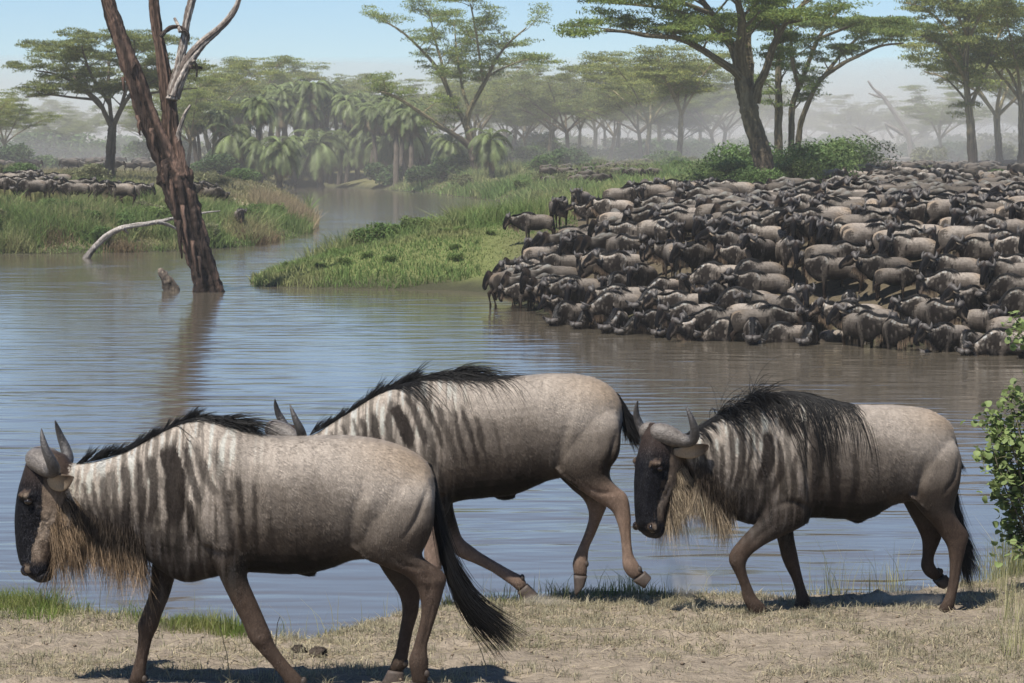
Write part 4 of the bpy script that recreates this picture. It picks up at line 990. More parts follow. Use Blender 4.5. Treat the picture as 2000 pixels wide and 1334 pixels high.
def facing(h):
    d = (math.degrees(h) + 360) % 360
    return 'facing left' if d < 45 or d > 315 else 'facing the camera' if d < 135 else 'facing right' if d < 225 else 'facing away'
for q in PLACED:
    q['u'] = 1000 + FPX * q['x'] / q['y']
    z = q.get('z')
    q['zz'] = max(hz(q['x'], q['y']), -.72) if z is None else z
    q['v'] = 285 + FPX * (CAM_Z - q['zz']) / q['y']
drk = sorted([q for q in PLACED if q['note']], key=lambda q: q['u'])
for i, q in enumerate(drk): q['label'] = '%s wildebeest from the left in the front row drinking in the water, %s' % (ordw(i), facing(q['h']))
rest = sorted([q for q in PLACED if not q['note']], key=lambda q: -q['v'])
nrow = 0; k0 = 0
while k0 < len(rest):
    row = sorted(rest[k0:k0 + 24], key=lambda q: q['u'])
    for i, q in enumerate(row):
        q['label'] = '%s wildebeest from left in row %s behind the drinkers, %s, %s' % (ordw(i), ordw(nrow).replace('first', 'one').replace('second', 'two').replace('third', 'three').replace('fourth', 'four').replace('fifth', 'five').replace('sixth', 'six').replace('seventh', 'seven').replace('eighth', 'eight').replace('ninth', 'nine').replace('tenth', 'ten').replace('eleventh', 'eleven').replace('twelfth', 'twelve').replace('thirteenth', 'thirteen'), facing(q['h']), POSEW[q['pose']])
    k0 += 24; nrow += 1
# past about 300 of a kind the farthest ones become one mass further down
for q in PLACED: q['top'] = q['v'] - 1.3 * FPX / q['y']
for q in PLACED:                                     # how much of each animal the ones in front leave free
    q['free'] = min([r['top'] - q['top'] for r in PLACED if r['y'] < q['y'] - .3 and abs(r['u'] - q['u']) < .35 * FPX / q['y']] + [99.])
PLACED.sort(key=lambda q: (q['free'] < 7 or q['u'] > 2040, q['y']))
BIG = PLACED[:275]; REST_FAR = PLACED[275:]
for q in BIG:
    o = place_gnu(q['x'], q['y'], q['zz'], q['h'], q['pose'], q['var'], rg.uniform(.93, 1.06) * (1 if rg.random() < .86 else .78), q['y'] < 150)
    tag(o, q['label'], 'wildebeest', 'wildebeest packed on the watering bank')
print('herd', len(PLACED), 'rows', nrow)

# the smaller group on the left bank
LEFTG = []
for (px, d, h) in [(8, 157, 200), (30, 160, 185), (55, 155, 10), (78, 162, 175), (95, 156, 190), (118, 160, 185), (140, 155, 0), (162, 162, 178), (185, 157, 170), (205, 163, 185), (228, 158, 5), (250, 164, 190), (272, 160, 180), (40, 172, 180), (110, 175, 0), (15, 180, 170), (58, 188, 175), (420, 178, 190), (398, 184, 175), (375, 176, 180), (470, 158, 95)]:
    x = (px - 1000) / FPX * d; LEFTG.append((x, d, R_(h + rg.uniform(-12, 12)), px))
LEFTG.sort(key=lambda q: q[3])
for i, (x, y, h, px) in enumerate(LEFTG):
    o = place_gnu(x, y, hz(x, y), h, ['stand', 'turn_a', 'alert', 'stand', 'drink'][i % 5], i, rg.uniform(.94, 1.05), True)
    tag(o, '%s wildebeest from the left in the small group on left bank, %s' % (ordw(i), facing(h)), 'wildebeest', 'wildebeest on the left bank')
# far animals: one mass (beyond about three hundred)
def gnu_mass(name, label, spots):
    base = POSES['stand'][1]['body']; nv = len(base.vertices)
    tmp = bpy.data.objects.new('tmp', base); COL.objects.link(tmp)
    md = tmp.modifiers.new('d', 'DECIMATE'); md.ratio = .22
    me = bpy.data.meshes.new_from_object(tmp.evaluated_get(bpy.context.evaluated_depsgraph_get())); bpy.data.objects.remove(tmp)
    n = len(me.vertices); co = np.empty(n * 3, np.float32); me.vertices.foreach_get('co', co); co = co.reshape(-1, 3)
    cl = np.empty(n * 4, np.float32); me.color_attributes['Col'].data.foreach_get('color', cl); cl = cl.reshape(-1, 4)[:, :3]
    me.calc_loop_triangles(); tr = np.empty(len(me.loop_triangles) * 3, np.int32); me.loop_triangles.foreach_get('vertices', tr); tr = tr.reshape(-1, 3)
    A = Acc()
    for (x, y, z, h) in spots:
        c, s = math.cos(h), math.sin(h); k = rg.uniform(.9, 1.08)
        A.add(np.stack([co[:, 0] * c - co[:, 1] * s, co[:, 0] * s + co[:, 1] * c, co[:, 2]], -1) * k + [x, y, z], None, tr, cl * rg.uniform(.55, 1.0))
    o = A.obj(name, m_fur_far); tag(o, label, 'wildebeest', None, 'stuff'); return o
sp = [(q['x'], q['y'], q['zz'], q['h']) for q in REST_FAR]
for i in range(210):                                           # lines of animals in the dust far behind
    q = rg.random()
    if q < .45: y = rg.uniform(225, 300); x = y * rg.uniform(.10, .20)
    elif q < .75: y = rg.uniform(250, 330); x = y * rg.uniform(.012, .085)
    else: y = rg.uniform(300, 380); x = -y * rg.uniform(.125, .20)
    sp.append((x, y, hz(x, y), R_(rg.choice([0, 180, 180]) + rg.uniform(-25, 25))))
gnu_mass('distant_wildebeest', 'far dark mass of wildebeest strung out under the trees in the dust', sp)

# ---------------------------------------------------------------- trees
m_bark = attr_mat('bark', rough=0.9, spec=0.15, var=0.45, nscale=3.0, bump=0.9, bscale=7.0, stretch=(2.2, 2.2, 0.5), bdist=0.12)
m_dead = attr_mat('dead_wood', rough=0.8, spec=0.15, var=0.55, nscale=5.0, bump=1.0, bscale=6.0, stretch=(3.0, 3.0, 0.35), bdist=0.09)
m_leaf = attr_mat('acacia_leaf', rough=0.6, spec=0.12, var=0.3, nscale=1.2, transl=0.5)
m_palm = attr_mat('palm_leaf', rough=0.5, spec=0.25, var=0.25, nscale=1.0, transl=0.2)
m_grass = attr_mat('grass_blade', rough=0.7, spec=0.1, var=0.22, nscale=2.0, transl=0.42)
m_bush = attr_mat('bush_leaf', rough=0.55, spec=0.2, var=0.3, nscale=2.0, transl=0.4)

def leaf_quads(C, size, aspect, rng, flat=.5, cols=None):
    """leaf-sized faces around centres C (n,3)"""
    n = len(C); a = rng.uniform(0, 2 * np.pi, n); tl = rng.normal(0, flat, n); rl = rng.normal(0, flat, n)
    u = np.stack([np.cos(a), np.sin(a), tl], -1); u /= np.linalg.norm(u, axis=1)[:, None]
    v = np.stack([-np.sin(a), np.cos(a), rl], -1); v /= np.linalg.norm(v, axis=1)[:, None]
    s = (size * rng.uniform(.6, 1.4, n))[:, None]
    w = s * aspect
    V = np.stack([C - u * s, C - v * w * .8 + u * s * .1, C + u * s, C + v * w + u * s * .1], 1).reshape(-1, 3)
    Q = np.arange(n * 4).reshape(-1, 4)
    col = None if cols is None else np.repeat(cols, 4, 0)
    return V, Q, col
def limb_pts(p, d, ln, n, rng, up=0.0, wob=.12):
    P = [np.array(p, float)]; d = np.array(d, float); d /= np.linalg.norm(d)
    for i in range(n):
        P.append(P[-1] + d * ln / n); d = d + rng.normal(0, wob, 3) + np.array([0, 0, up]); d /= np.linalg.norm(d)
    return np.array(P)
def acacia_mesh(limbs, seed, twig=(.20, .34), pad_r=.075, H=20.0, density=95, leaf=.012, top=None, sub=(5, 7), green=(.085, .105, .04), wood=(.21, .185, .105), flat=True, base_dark=True, low=.30, subel=.25):
    """limbs: list of (points (k,3), r0, r1, leafy) in local space -> (wood mesh, crown mesh)"""
    rng = np.random.default_rng(seed); A = Acc(); pads = []
    wood = np.array(wood)
    top = top or H
    def wcol(P, R):
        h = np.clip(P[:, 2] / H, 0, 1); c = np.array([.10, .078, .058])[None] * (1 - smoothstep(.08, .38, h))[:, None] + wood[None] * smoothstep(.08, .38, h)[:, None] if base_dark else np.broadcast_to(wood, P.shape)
        return np.vstack([np.repeat(c, R, 0), c[:1], c[-1:]])
    def addlimb(P, r0, r1, R):
        Q = catmull(P, max(6, len(P) * (8 if r0 > .25 else 3))) if len(P) > 2 else P
        rad = np.linspace(r0, r1, len(Q)) * (1 + rng.normal(0, .05, len(Q)))
        if r0 > .25:
            R = 20; rg = tube(Q, rad, R); a_ = np.arange(R) * 2 * np.pi / R; i_ = np.arange(len(Q))[:, None]
            rd = vnoise(np.cos(a_)[None] * 4 + 9 + i_ * .06, np.sin(a_)[None] * 4 + 9 + i_ * .12, seed) - .5 + .5 * (vnoise(np.cos(a_)[None] * 9 + 9 + i_ * .2, np.sin(a_)[None] * 9 + i_ * .4, seed + 2) - .5)
            rg = Q[:, None] + (rg - Q[:, None]) * (1 + .30 * rd)[..., None]; cc = wcol(Q, R); m_ = (.45 + .75 * smoothstep(-.3, .25, rd)).reshape(-1); cc = cc * np.concatenate([m_, [1, 1]])[:, None]
            A.loft(rg, cc); return Q, rad
        rg = tube(Q, rad, R); A.loft(rg, wcol(Q, R)); return Q, rad
    for (P, r0, r1, leafy) in limbs:
        Q, rad = addlimb(np.array(P, float), r0, r1, 10)
        if not leafy: continue
        ns = rng.integers(*sub) if leafy == 1 else int(leafy)
        for k in range(ns):
            f = low + (1 - low) * (k + rng.random() * .8) / ns; i = min(int(f * (len(Q) - 1)), len(Q) - 2)
            p = Q[i]; d0 = Q[i + 1] - Q[i]; d0 /= np.linalg.norm(d0)
            az = rng.uniform(0, 2 * np.pi); d = d0 * .5 + np.array([math.cos(az), math.sin(az), rng.uniform(0, 1) * subel + .1]) * .9
            ln = H * rng.uniform(*twig) * (.75 + .4 * f)
            S1 = limb_pts(p, d, ln, 5, rng, -.02 if p[2] > .6 * top else .06, .13)
            S1[:, 2] = np.minimum(S1[:, 2], top - rng.random() * .04 * H)
            S1, _ = addlimb(S1, max(rad[i] * .45, H * .0022), H * .0012, 6)
            for m in range(5):
                g = .35 + .65 * (m + rng.random()) / 5; j = min(int(g * (len(S1) - 1)), len(S1) - 2)
                az = rng.uniform(0, 2 * np.pi); dd = (S1[j + 1] - S1[j]); dd = dd / np.linalg.norm(dd) * .6 + np.array([math.cos(az), math.sin(az), rng.uniform(-.05, .3)])
                T = limb_pts(S1[j], dd, H * rng.uniform(.05, .11), 3, rng, 0, .15); T[:, 2] = np.minimum(T[:, 2], top)
                addlimb(T, H * .0012, H * .0006, 4); pads.append(T[-1]); pads.append(T[2] + rng.normal(0, H * .006, 3))
            pads.append(S1[-1])
    pads = np.array(pads); n = len(pads)
    cnt = rng.integers(int(density * .4), int(density * 1.1), n); idx = np.repeat(np.arange(n), cnt); m = len(idx)
    a = rng.uniform(0, 2 * np.pi, m); r = np.sqrt(rng.random(m)) * H * pad_r * rng.uniform(.55, 1.25, n)[idx]
    ex = rng.uniform(.6, 1.5, n)[idx]; rot = rng.uniform(0, np.pi, n)[idx]
    x, y = r * np.cos(a) * ex, r * np.sin(a) / ex
    C = pads[idx] + np.stack([x * np.cos(rot) - y * np.sin(rot), x * np.sin(rot) + y * np.cos(rot), rng.normal(0, H * .0055, m) + H * .006 - .10 * r], -1)
    g = np.array(green); pv = rng.normal(0, .16, n)[idx][:, None]
    col = g * (1 + pv + rng.normal(0, .15, (m, 1))); yl = (rng.random(m) < .25)[:, None]
    col = np.where(yl, col * np.array([1.8, 1.55, 1.05]), col * np.array([1.35, 1.35, 1.2]))
    V, Q, cc = leaf_quads(C, H * leaf * .85, .30, rng, .85, np.clip(col, .01, 1))
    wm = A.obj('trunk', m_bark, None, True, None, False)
    cm = build('crown', V, Q, m_leaf, None, False, cc, None, False)
    return wm, cm
def place_tree(name, label, group, wm, cm, loc, rz=0.0, sc=1.0, cat='tree'):
    r = empty(name, loc, rz); r.scale = (sc,) * 3 if not isinstance(sc, tuple) else sc
    add_obj('trunk', wm, r); add_obj('crown', cm, r); tag(r, label, cat, group); return r
def traced(px_pts, Y, base, dy0=0.0, dy1=0.0):
    q = np.array(px_pts, float); yy = Y + np.linspace(dy0, dy1, len(q)); return at_y(q[:, 0], q[:, 1], yy) - np.asarray(base)

# middle fever tree with the leaning double trunk
Y = 330.; b = at_y(np.array(929.), np.array(334.), Y)
lb = [(traced([(931, 336), (926, 310), (922, 288), (916, 262), (909, 242)], Y, b), .62, .42, 0),
      (traced([(921, 290), (900, 272), (880, 259), (837, 230), (794, 202), (766, 186), (738, 178)], Y, b, 0, -4), .38, .10, 7),
      (traced([(910, 245), (902, 230), (880, 187), (866, 155), (852, 130), (823, 97), (785, 62), (755, 44)], Y, b, 0, 2), .36, .08, 8),
      (traced([(911, 244), (917, 216), (938, 176), (952, 151), (967, 119), (992, 86), (1028, 54)], Y, b, 0, -3), .36, .08, 8),
      (traced([(872, 168), (862, 120), (850, 80), (842, 40), (836, 22)], Y, b, 0, 5), .2, .06, 6),
      (traced([(945, 165), (938, 120), (931, 72), (922, 22), (918, 6)], Y, b, 0, -5), .2, .06, 7),
      (traced([(955, 148), (985, 132), (1015, 120), (1050, 112)], Y, b, 0, 5), .15, .05, 5),
      (traced([(918, 218), (905, 180), (896, 130), (890, 80), (888, 40)], Y, b, 2, 7), .2, .06, 7)]
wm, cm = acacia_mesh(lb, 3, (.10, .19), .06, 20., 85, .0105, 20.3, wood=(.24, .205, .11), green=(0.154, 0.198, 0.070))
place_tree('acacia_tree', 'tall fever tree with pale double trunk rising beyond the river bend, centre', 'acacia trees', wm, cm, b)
# big dark-trunked tree on the right
Y = 170.; b = at_y(np.array(1494.), np.array(374.), Y)
lb = [(traced([(1502, 388), (1496, 345), (1492, 320), (1482, 281), (1467, 232), (1456, 187), (1448, 150)], Y, b), .66, .50, 0),
      (traced([(1450, 160), (1434, 139), (1400, 116), (1359, 90), (1321, 74), (1269, 70), (1225, 62), (1180, 60)], Y, b, 0, -5), .27, .08, 9),
      (traced([(1450, 158), (1440, 118), (1432, 95), (1412, 62), (1389, 26), (1370, 0), (1345, -40)], Y, b, 0, 3), .36, .12, 7),
      (traced([(1452, 155), (1446, 97), (1449, 45), (1441, 0), (1438, -50)], Y, b, 0, -4), .36, .12, 7),
      (traced([(1474, 200), (1482, 165), (1494, 142), (1512, 86), (1535, 45), (1572, 4), (1610, -45)], Y, b, 0, -2), .30, .10, 7),
      (traced([(1462, 180), (1464, 131), (1461, 75), (1470, 20), (1480, -40)], Y, b, 0, 4), .28, .10, 6),
      (traced([(1390, 28), (1340, 8), (1280, -8), (1220, -12)], Y, b, 0, -5), .16, .06, 6), (traced([(1535, 45), (1580, 36), (1620, 30)], Y, b, 0, -5), .12, .05, 4), (traced([(1415, 65), (1370, 40), (1310, 18), (1250, 10), (1190, 5)], Y, b, 0, 4), .16, .06, 6)]
wm, cm = acacia_mesh(lb, 5, (.16, .28), .085, 12.5, 115, .0125, 13.6, wood=(.17, .14, .085), green=(0.122, 0.166, 0.058))
place_tree('acacia_tree', 'large dark-trunked acacia with spreading limbs standing over the herd, right of centre', 'acacia trees', wm, cm, b)
# the clump of trunks behind it
Y = 225.; b = at_y(np.array(1540.), np.array(354.), Y)
lb = [(traced([(1524, 362), (1520, 260), (1521, 200), (1520, 150), (1522, 90), (1518, 40)], Y, b), .36, .16, 6),
      (traced([(1552, 362), (1561, 262), (1569, 225), (1599, 161), (1640, 128), (1675, 110), (1719, 90), (1765, 84)], Y, b, 0, -4), .26, .07, 9),
      (traced([(1545, 362), (1546, 250), (1548, 205), (1569, 150), (1595, 82), (1625, 37), (1650, 5)], Y, b, 0, 3), .3, .08, 8),
      (traced([(1600, 160), (1640, 110), (1680, 70), (1715, 45), (1740, 30)], Y, b, 0, 4), .16, .05, 8), (traced([(1560, 170), (1548, 120), (1545, 60), (1550, 10)], Y, b, 0, -5), .2, .07, 6), (traced([(1600, 75), (1650, 55), (1700, 35), (1745, 40)], Y, b, 0, -5), .14, .05, 8)]
wm, cm = acacia_mesh(lb, 6, (.14, .26), .08, 12., 100, .0135, 12.6, wood=(.15, .125, .075), green=(0.122, 0.166, 0.064))
place_tree('acacia_tree', 'many-stemmed acacia spreading right, close behind the big dark-trunked one', 'acacia trees', wm, cm, b)
# tall tree at the right edge
Y = 255.; b = at_y(np.array(1903.), np.array(335.), Y)
lb = [(traced([(1904, 356), (1898, 280), (1894, 225), (1887, 150), (1889, 75), (1891, 25)], Y, b), .46, .14, 6), (traced([(1893, 215), (1915, 160), (1935, 110), (1950, 70), (1968, 30)], Y, b, 0, 4), .2, .06, 9), (traced([(1889, 160), (1865, 120), (1840, 90), (1806, 72), (1775, 66)], Y, b, 0, -4), .2, .06, 9),
      (traced([(1888, 120), (1860, 70), (1830, 36), (1800, 14), (1770, 6)], Y, b, 0, 4), .18, .06, 9), (traced([(1890, 80), (1910, 40), (1930, 10), (1945, -20)], Y, b, 0, -4), .16, .06, 7), (traced([(1889, 70), (1870, 30), (1850, 0), (1830, -25)], Y, b, 0, -6), .16, .06, 7), (traced([(1893, 205), (1865, 170), (1840, 150), (1805, 140)], Y, b, 0, 4), .12, .05, 5)]
wm, cm = acacia_mesh(lb, 8, (.12, .22), .07, 15., 85, .0125, 16., wood=(.24, .20, .115), green=(0.160, 0.192, 0.077))
place_tree('acacia_tree', 'tall pale-barked acacia with airy layered crown near the right edge', 'acacia trees', wm, cm, b)
# flat-topped umbrella tree on the left
Y = 240.; b = at_y(np.array(214.), np.array(340.), Y)
lb = [(traced([(213, 356), (216, 300), (218, 262), (220, 240)], Y, b), .42, .34, 0), (traced([(218, 250), (205, 222), (190, 195), (150, 165), (110, 145), (70, 138)], Y, b, 0, -3), .24, .06, 9), (traced([(220, 250), (232, 222), (250, 192), (290, 165), (330, 140), (365, 130)], Y, b, 0, -3), .25, .06, 9),
      (traced([(219, 245), (214, 200), (212, 150), (215, 110), (220, 85)], Y, b, 0, 4), .2, .06, 8), (traced([(200, 212), (165, 175), (130, 130), (110, 105), (95, 100)], Y, b, 0, 4), .17, .05, 8), (traced([(236, 215), (262, 170), (290, 120), (310, 95)], Y, b, 0, 4), .17, .05, 8), (traced([(215, 205), (180, 150), (165, 110), (160, 90)], Y, b, 0, -6), .17, .05, 8), (traced([(235, 215), (250, 160), (262, 110), (262, 80)], Y, b, 0, -6), .17, .05, 8), (traced([(190, 195), (140, 190), (95, 185), (50, 190)], Y, b, 0, -5), .12, .05, 7), (traced([(262, 185), (310, 180), (350, 175), (385, 172)], Y, b, 0, 3), .12, .05, 7)]
wm, cm = acacia_mesh(lb, 9, (.13, .24), .075, 12., 120, .0125, 12.3, wood=(.12, .10, .075), green=(0.134, 0.160, 0.070))
place_tree('acacia_tree', 'flat-topped umbrella acacia standing on the open plain at left', 'acacia trees', wm, cm, b)
# four kinds of procedural fever / umbrella trees for the woods behind
def free_acacia(seed, H, nl, spread, fork, **kw):
    rng = np.random.default_rng(seed); lb = []
    tr = limb_pts((0, 0, -.4), (rng.normal(0, .08), rng.normal(0, .08), 1), H * fork + .4, 5, rng, 0, .05); r0 = H * .02
    lb.append((tr, r0 * 1.15, r0 * .8, 0)); a0 = rng.uniform(0, 6)
    for k in range(nl):
        az = a0 + k * 2 * math.pi / nl + rng.normal(0, .3); el = rng.uniform(.9, 1.25) if k % 3 else 1.6
        L_ = H * (1 - fork) * rng.uniform(.85, 1.1)
        P = limb_pts(tr[-1] - [0, 0, H * .03 * rng.random()], (math.cos(az) * spread, math.sin(az) * spread, el), L_, 6, rng, -.05, .07); P[:, 2] = np.minimum(P[:, 2], H * rng.uniform(.93, .99))
        lb.append((P, r0 * .55, r0 * .14, 7))
    return acacia_mesh(lb, seed + 1, (.13, .24), .08, H, kw.pop('density', 80), .013, H, **kw)
KIND = [free_acacia(21, 15, 5, .9, .38, wood=(.25, .215, .12), green=(0.173, 0.198, 0.079)), free_acacia(22, 14, 6, 1.2, .36, wood=(.2, .165, .1), green=(0.154, 0.186, 0.074)), free_acacia(23, 16, 5, .75, .45, wood=(.24, .20, .11), green=(0.166, 0.192, 0.074)), free_acacia(24, 10, 6, 1.5, .35, wood=(.15, .12, .08), green=(0.141, 0.166, 0.074))]
rt = random.Random(12)
# (px of trunk, distance, height px of crown top, kind, label)
TREES = [(1258, 360, 92, 0, 'slender yellow-barked acacia behind the herd, left of the dark-trunked tree'), (1325, 335, 88, 2, 'upright yellow-barked acacia just left of the dark-trunked tree'), (1085, 430, 128, 1, 'pale acacia in the haze right of the tall fever tree'), (1112, 400, 118, 3, 'low spreading acacia beside a pale one beyond the grey bank'), (1205, 400, 100, 2, 'leaning thin acacia behind the rocks in the middle distance'),
         (1160, 470, 140, 0, 'faint acacia deep in the haze behind the middle thicket'), (1410, 420, 120, 1, 'hazy acacia glimpsed left of the dark trunk'), (1650, 620, 215, 3, 'faint low umbrella tree in the dust of the open gap'), (1780, 480, 205, 3, 'rounded hazy tree right of the leaning dead snag'), (1955, 290, 30, 0, 'acacia with forked pale limbs at the far right edge'), (1990, 260, 0, 2, 'tall acacia cut by the right edge of the picture'), (1845, 380, 165, 1, 'hazy acacia left of the tall right-hand tree'), (2040, 330, 60, 1, 'spreading acacia just outside the right edge'),
         (1020, 520, 150, 1, 'distant acacia seen right of the fever tree trunk'), (985, 480, 160, 3, 'low distant acacia close behind the fever tree'), (640, 430, 150, 0, 'acacia behind the palms, right end'), (590, 430, 122, 1, 'acacia crown rising above the middle of the palm grove'), (530, 420, 112, 2, 'tallest acacia crown above the palm grove'), (470, 400, 110, 1, 'acacia crown above the left end of the palm grove'), (420, 360, 108, 0, 'acacia behind the bare dead tree'), (700, 450, 165, 3, 'low acacia between the palms and the fever tree'),
         (20, 330, 175, 1, 'acacia at the left edge behind the plain'), (-30, 300, 170, 0, 'leafy acacia cut by the left edge'), (-260, 310, 120, 1, 'acacia beyond the left edge of the picture'), (-480, 360, 140, 2, 'farther acacia beyond the left edge of the picture'), (2260, 300, 60, 0, 'acacia beyond the right edge of the picture'), (110, 470, 215, 3, 'small umbrella tree in the haze left of the umbrella acacia'), (150, 520, 205, 1, 'faint umbrella tree behind the umbrella acacia trunk'), (300, 430, 190, 3, 'low acacia right of the umbrella acacia'), (365, 330, 150, 1, 'dark acacia directly behind the fork of the dead tree'), (60, 560, 225, 3, 'tiny umbrella tree far off at left'), (1060, 600, 190, 0, 'far faint acacia above the thicket'), (1290, 560, 170, 3, 'far faint umbrella tree between yellow trunks'), (1480, 520, 160, 0, 'faint acacia right behind the dark trunk')]
KH = [15, 14, 16, 10]
for i in range(74):                                  # the hazy wood that closes the horizon
    px = -700 + 3400 * (i + rt.random()) / 74; d = rt.uniform(560, 980); TREES.append((px, d, 285 - rt.uniform(9, 14) * FPX / d, rt.choice([1, 3, 0]), None))
for i in range(20):
    px = 580 + 860 * (i + rt.random()) / 20; d = rt.uniform(380, 480); TREES.append((px, d, rt.uniform(105, 190), rt.choice([0, 1, 2, 3]), 'B'))
FARN = 0; BELT = 0
for (px, d, ytop, k, lab) in TREES:
    x = (px - 1000) / FPX * d; z = hz(x, d); p = at_y(np.array(float(px)), np.array(float(ytop)), d)
    h = min(p[2] - z, 22.5); s = h / KH[k]
    if lab == 'B': lab = '%s acacia from the left in the belt of trees beyond the channel' % ordw(BELT); BELT += 1
    if lab is None: lab = '%s faint tree from the left in the hazy wood along the horizon' % ordw(FARN); FARN += 1
    place_tree('acacia_tree', lab, 'acacia trees', KIND[k][0], KIND[k][1], (x, d, z - .1), rt.uniform(0, 6.28), (s * rt.uniform(.95, 1.2), s * rt.uniform(.95, 1.2), s))

# ---------------------------------------------------------------- palms
def palm_mesh(seed, H):
    rng = np.random.default_rng(seed); A = Acc(); B = Acc()
    tr = limb_pts((0, 0, -.3), (rng.normal(0, .1), rng.normal(0, .1), 1), H, 6, rng, 0, .04); Q = catmull(tr, 16)
    A.loft(tube(Q, np.linspace(.24, .17, 16) * (1 + rng.normal(0, .08, 16)), 8), np.array([.11, .09, .07])); top = Q[-1]
    for k in range(76):
        dead = k > 52; az = rng.uniform(0, 6.28); el = rng.uniform(-.5, 1.15) if not dead else rng.uniform(-1.3, -.5)
        L_ = rng.uniform(1.5, 2.6) * (.85 if dead else 1); n = 17
        d = np.array([math.cos(az) * math.cos(el), math.sin(az) * math.cos(el), math.sin(el)]); P = [top + d * .1]
        for i in range(n): P.append(P[-1] + d * L_ / n); d = d + np.array([0, 0, -.14 - .05 * i / n]); d /= np.linalg.norm(d)
        P = np.array(P); D = np.gradient(P, axis=0); D /= np.linalg.norm(D, axis=1)[:, None]
        S = np.cross(D, [0, 0, 1.]); S /= np.linalg.norm(S, axis=1)[:, None] + 1e-6
        c = np.array([.135, .17, .062]) * rng.uniform(.5, 1.35) if not dead else np.array([.24, .185, .105]) * rng.uniform(.7, 1.1)
        for i in range(1, n + 1):
            for s in (-1, 1):
                ll = .55 * math.sin(math.pi * min(1, (i + 1.5) / (n + 2))) * rng.uniform(.8, 1.1)
                tip = P[i] + (S[i] * s * .8 + D[i] * .55 + np.array([0, 0, -.35 - .2 * rng.random()])) * ll
                w = D[i] * .065
                B.add([P[i] - w, P[i] + w, tip], None, [[0, 1, 2]], c * rng.uniform(.85, 1.15))
    return A.obj('trunk', m_bark, None, True, None, False), B.obj('crown', m_palm, None, False, None, False)
PALM = [palm_mesh(41, 6.0), palm_mesh(42, 7.5), palm_mesh(43, 3.2)]
PH = [6.9, 8.4, 4.1]; npalm = 0
PP_ = [(790, 318, 215, 2), (835, 322, 240, 2), (962, 318, 240, 2), (880, 336, 250, 2), (735, 345, 225, 0)]
for i in range(44): PP_.append((385 + 440 * (i + rt.random()) / 44, rt.uniform(325, 395), 145 + 50 * abs((i - 21) / 22.) + rt.uniform(-8, 34), rt.choice([0, 1, 1])))
for i in range(10): PP_.append((470 + 36 * i + rt.uniform(-15, 15), rt.uniform(318, 330), rt.uniform(222, 262), 2))
PP_ = [PP_[0]] + sorted(PP_[1:], key=lambda q: q[0])
for i, (px, d, yt, k) in enumerate(PP_):
    x = (px - 1000) / FPX * d
    if shore(np.array([x]), np.array([d]))[0] < .8: d = d + 45; x = (px - 1000) / FPX * d
    z = hz(x, d); p = at_y(np.array(float(px)), np.array(float(yt)), d); s = max((p[2] - z) / PH[k], .5)
    lab = 'short bright palm standing at the water left of the fever tree' if i == 0 else '%s palm from the left in the dense palm grove across the river' % ordw(i - 1)
    place_tree('palm_tree', lab, 'palms of the grove', PALM[k][0], PALM[k][1], (x, d, z - .1), rt.uniform(0, 6.28), s, 'palm')

# ---------------------------------------------------------------- bushes
def bush_mesh(seed, n, green, leaf=.075, flat=.8, lobes=9):
    rng = np.random.default_rng(seed); A = Acc()
    L_ = []
    for k in range(lobes):
        a = rng.uniform(0, 6.28); r = rng.uniform(0, .75); L_.append((r * math.cos(a), r * math.sin(a), rng.uniform(.3, .75), rng.uniform(.28, .5)))
        P = limb_pts((0, 0, -.1), (L_[-1][0], L_[-1][1], L_[-1][2] + .2), .8, 4, rng, .05, .15); A.loft(tube(P, np.linspace(.035, .012, len(P)), 5), np.array([.11, .085, .06]))
    L_ = np.array(L_); i = rng.integers(0, lobes, n); v = rng.normal(0, 1, (n, 3)); v /= np.linalg.norm(v, axis=1)[:, None]
    C = L_[i, :3] + v * (L_[i, 3] * rng.uniform(.35, 1.08, n) ** .6)[:, None]; C[:, 2] = np.abs(C[:, 2]) * (1) + .02
    col = np.array(green) * (1 + rng.normal(0, .2, (n, 1)) + rng.normal(0, .15, lobes)[i][:, None])
    V, Q, cc = leaf_quads(C, leaf, .55, rng, flat, np.clip(col, .01, 1))
    return A.obj('stem', m_bark, None, True, None, False), build('foliage', V, Q, m_bush, None, False, cc, None, False)
BUSH = [bush_mesh(61, 2600, (.10, .165, .046)), bush_mesh(62, 2200, (.145, .205, .058)), bush_mesh(63, 2000, (.18, .185, .095)), bush_mesh(64, 2600, (.08, .13, .048)), bush_mesh(65, 6500, (.105, .165, .05), .040, .9, 22), bush_mesh(66, 6500, (.14, .19, .06), .040, .9, 20)]
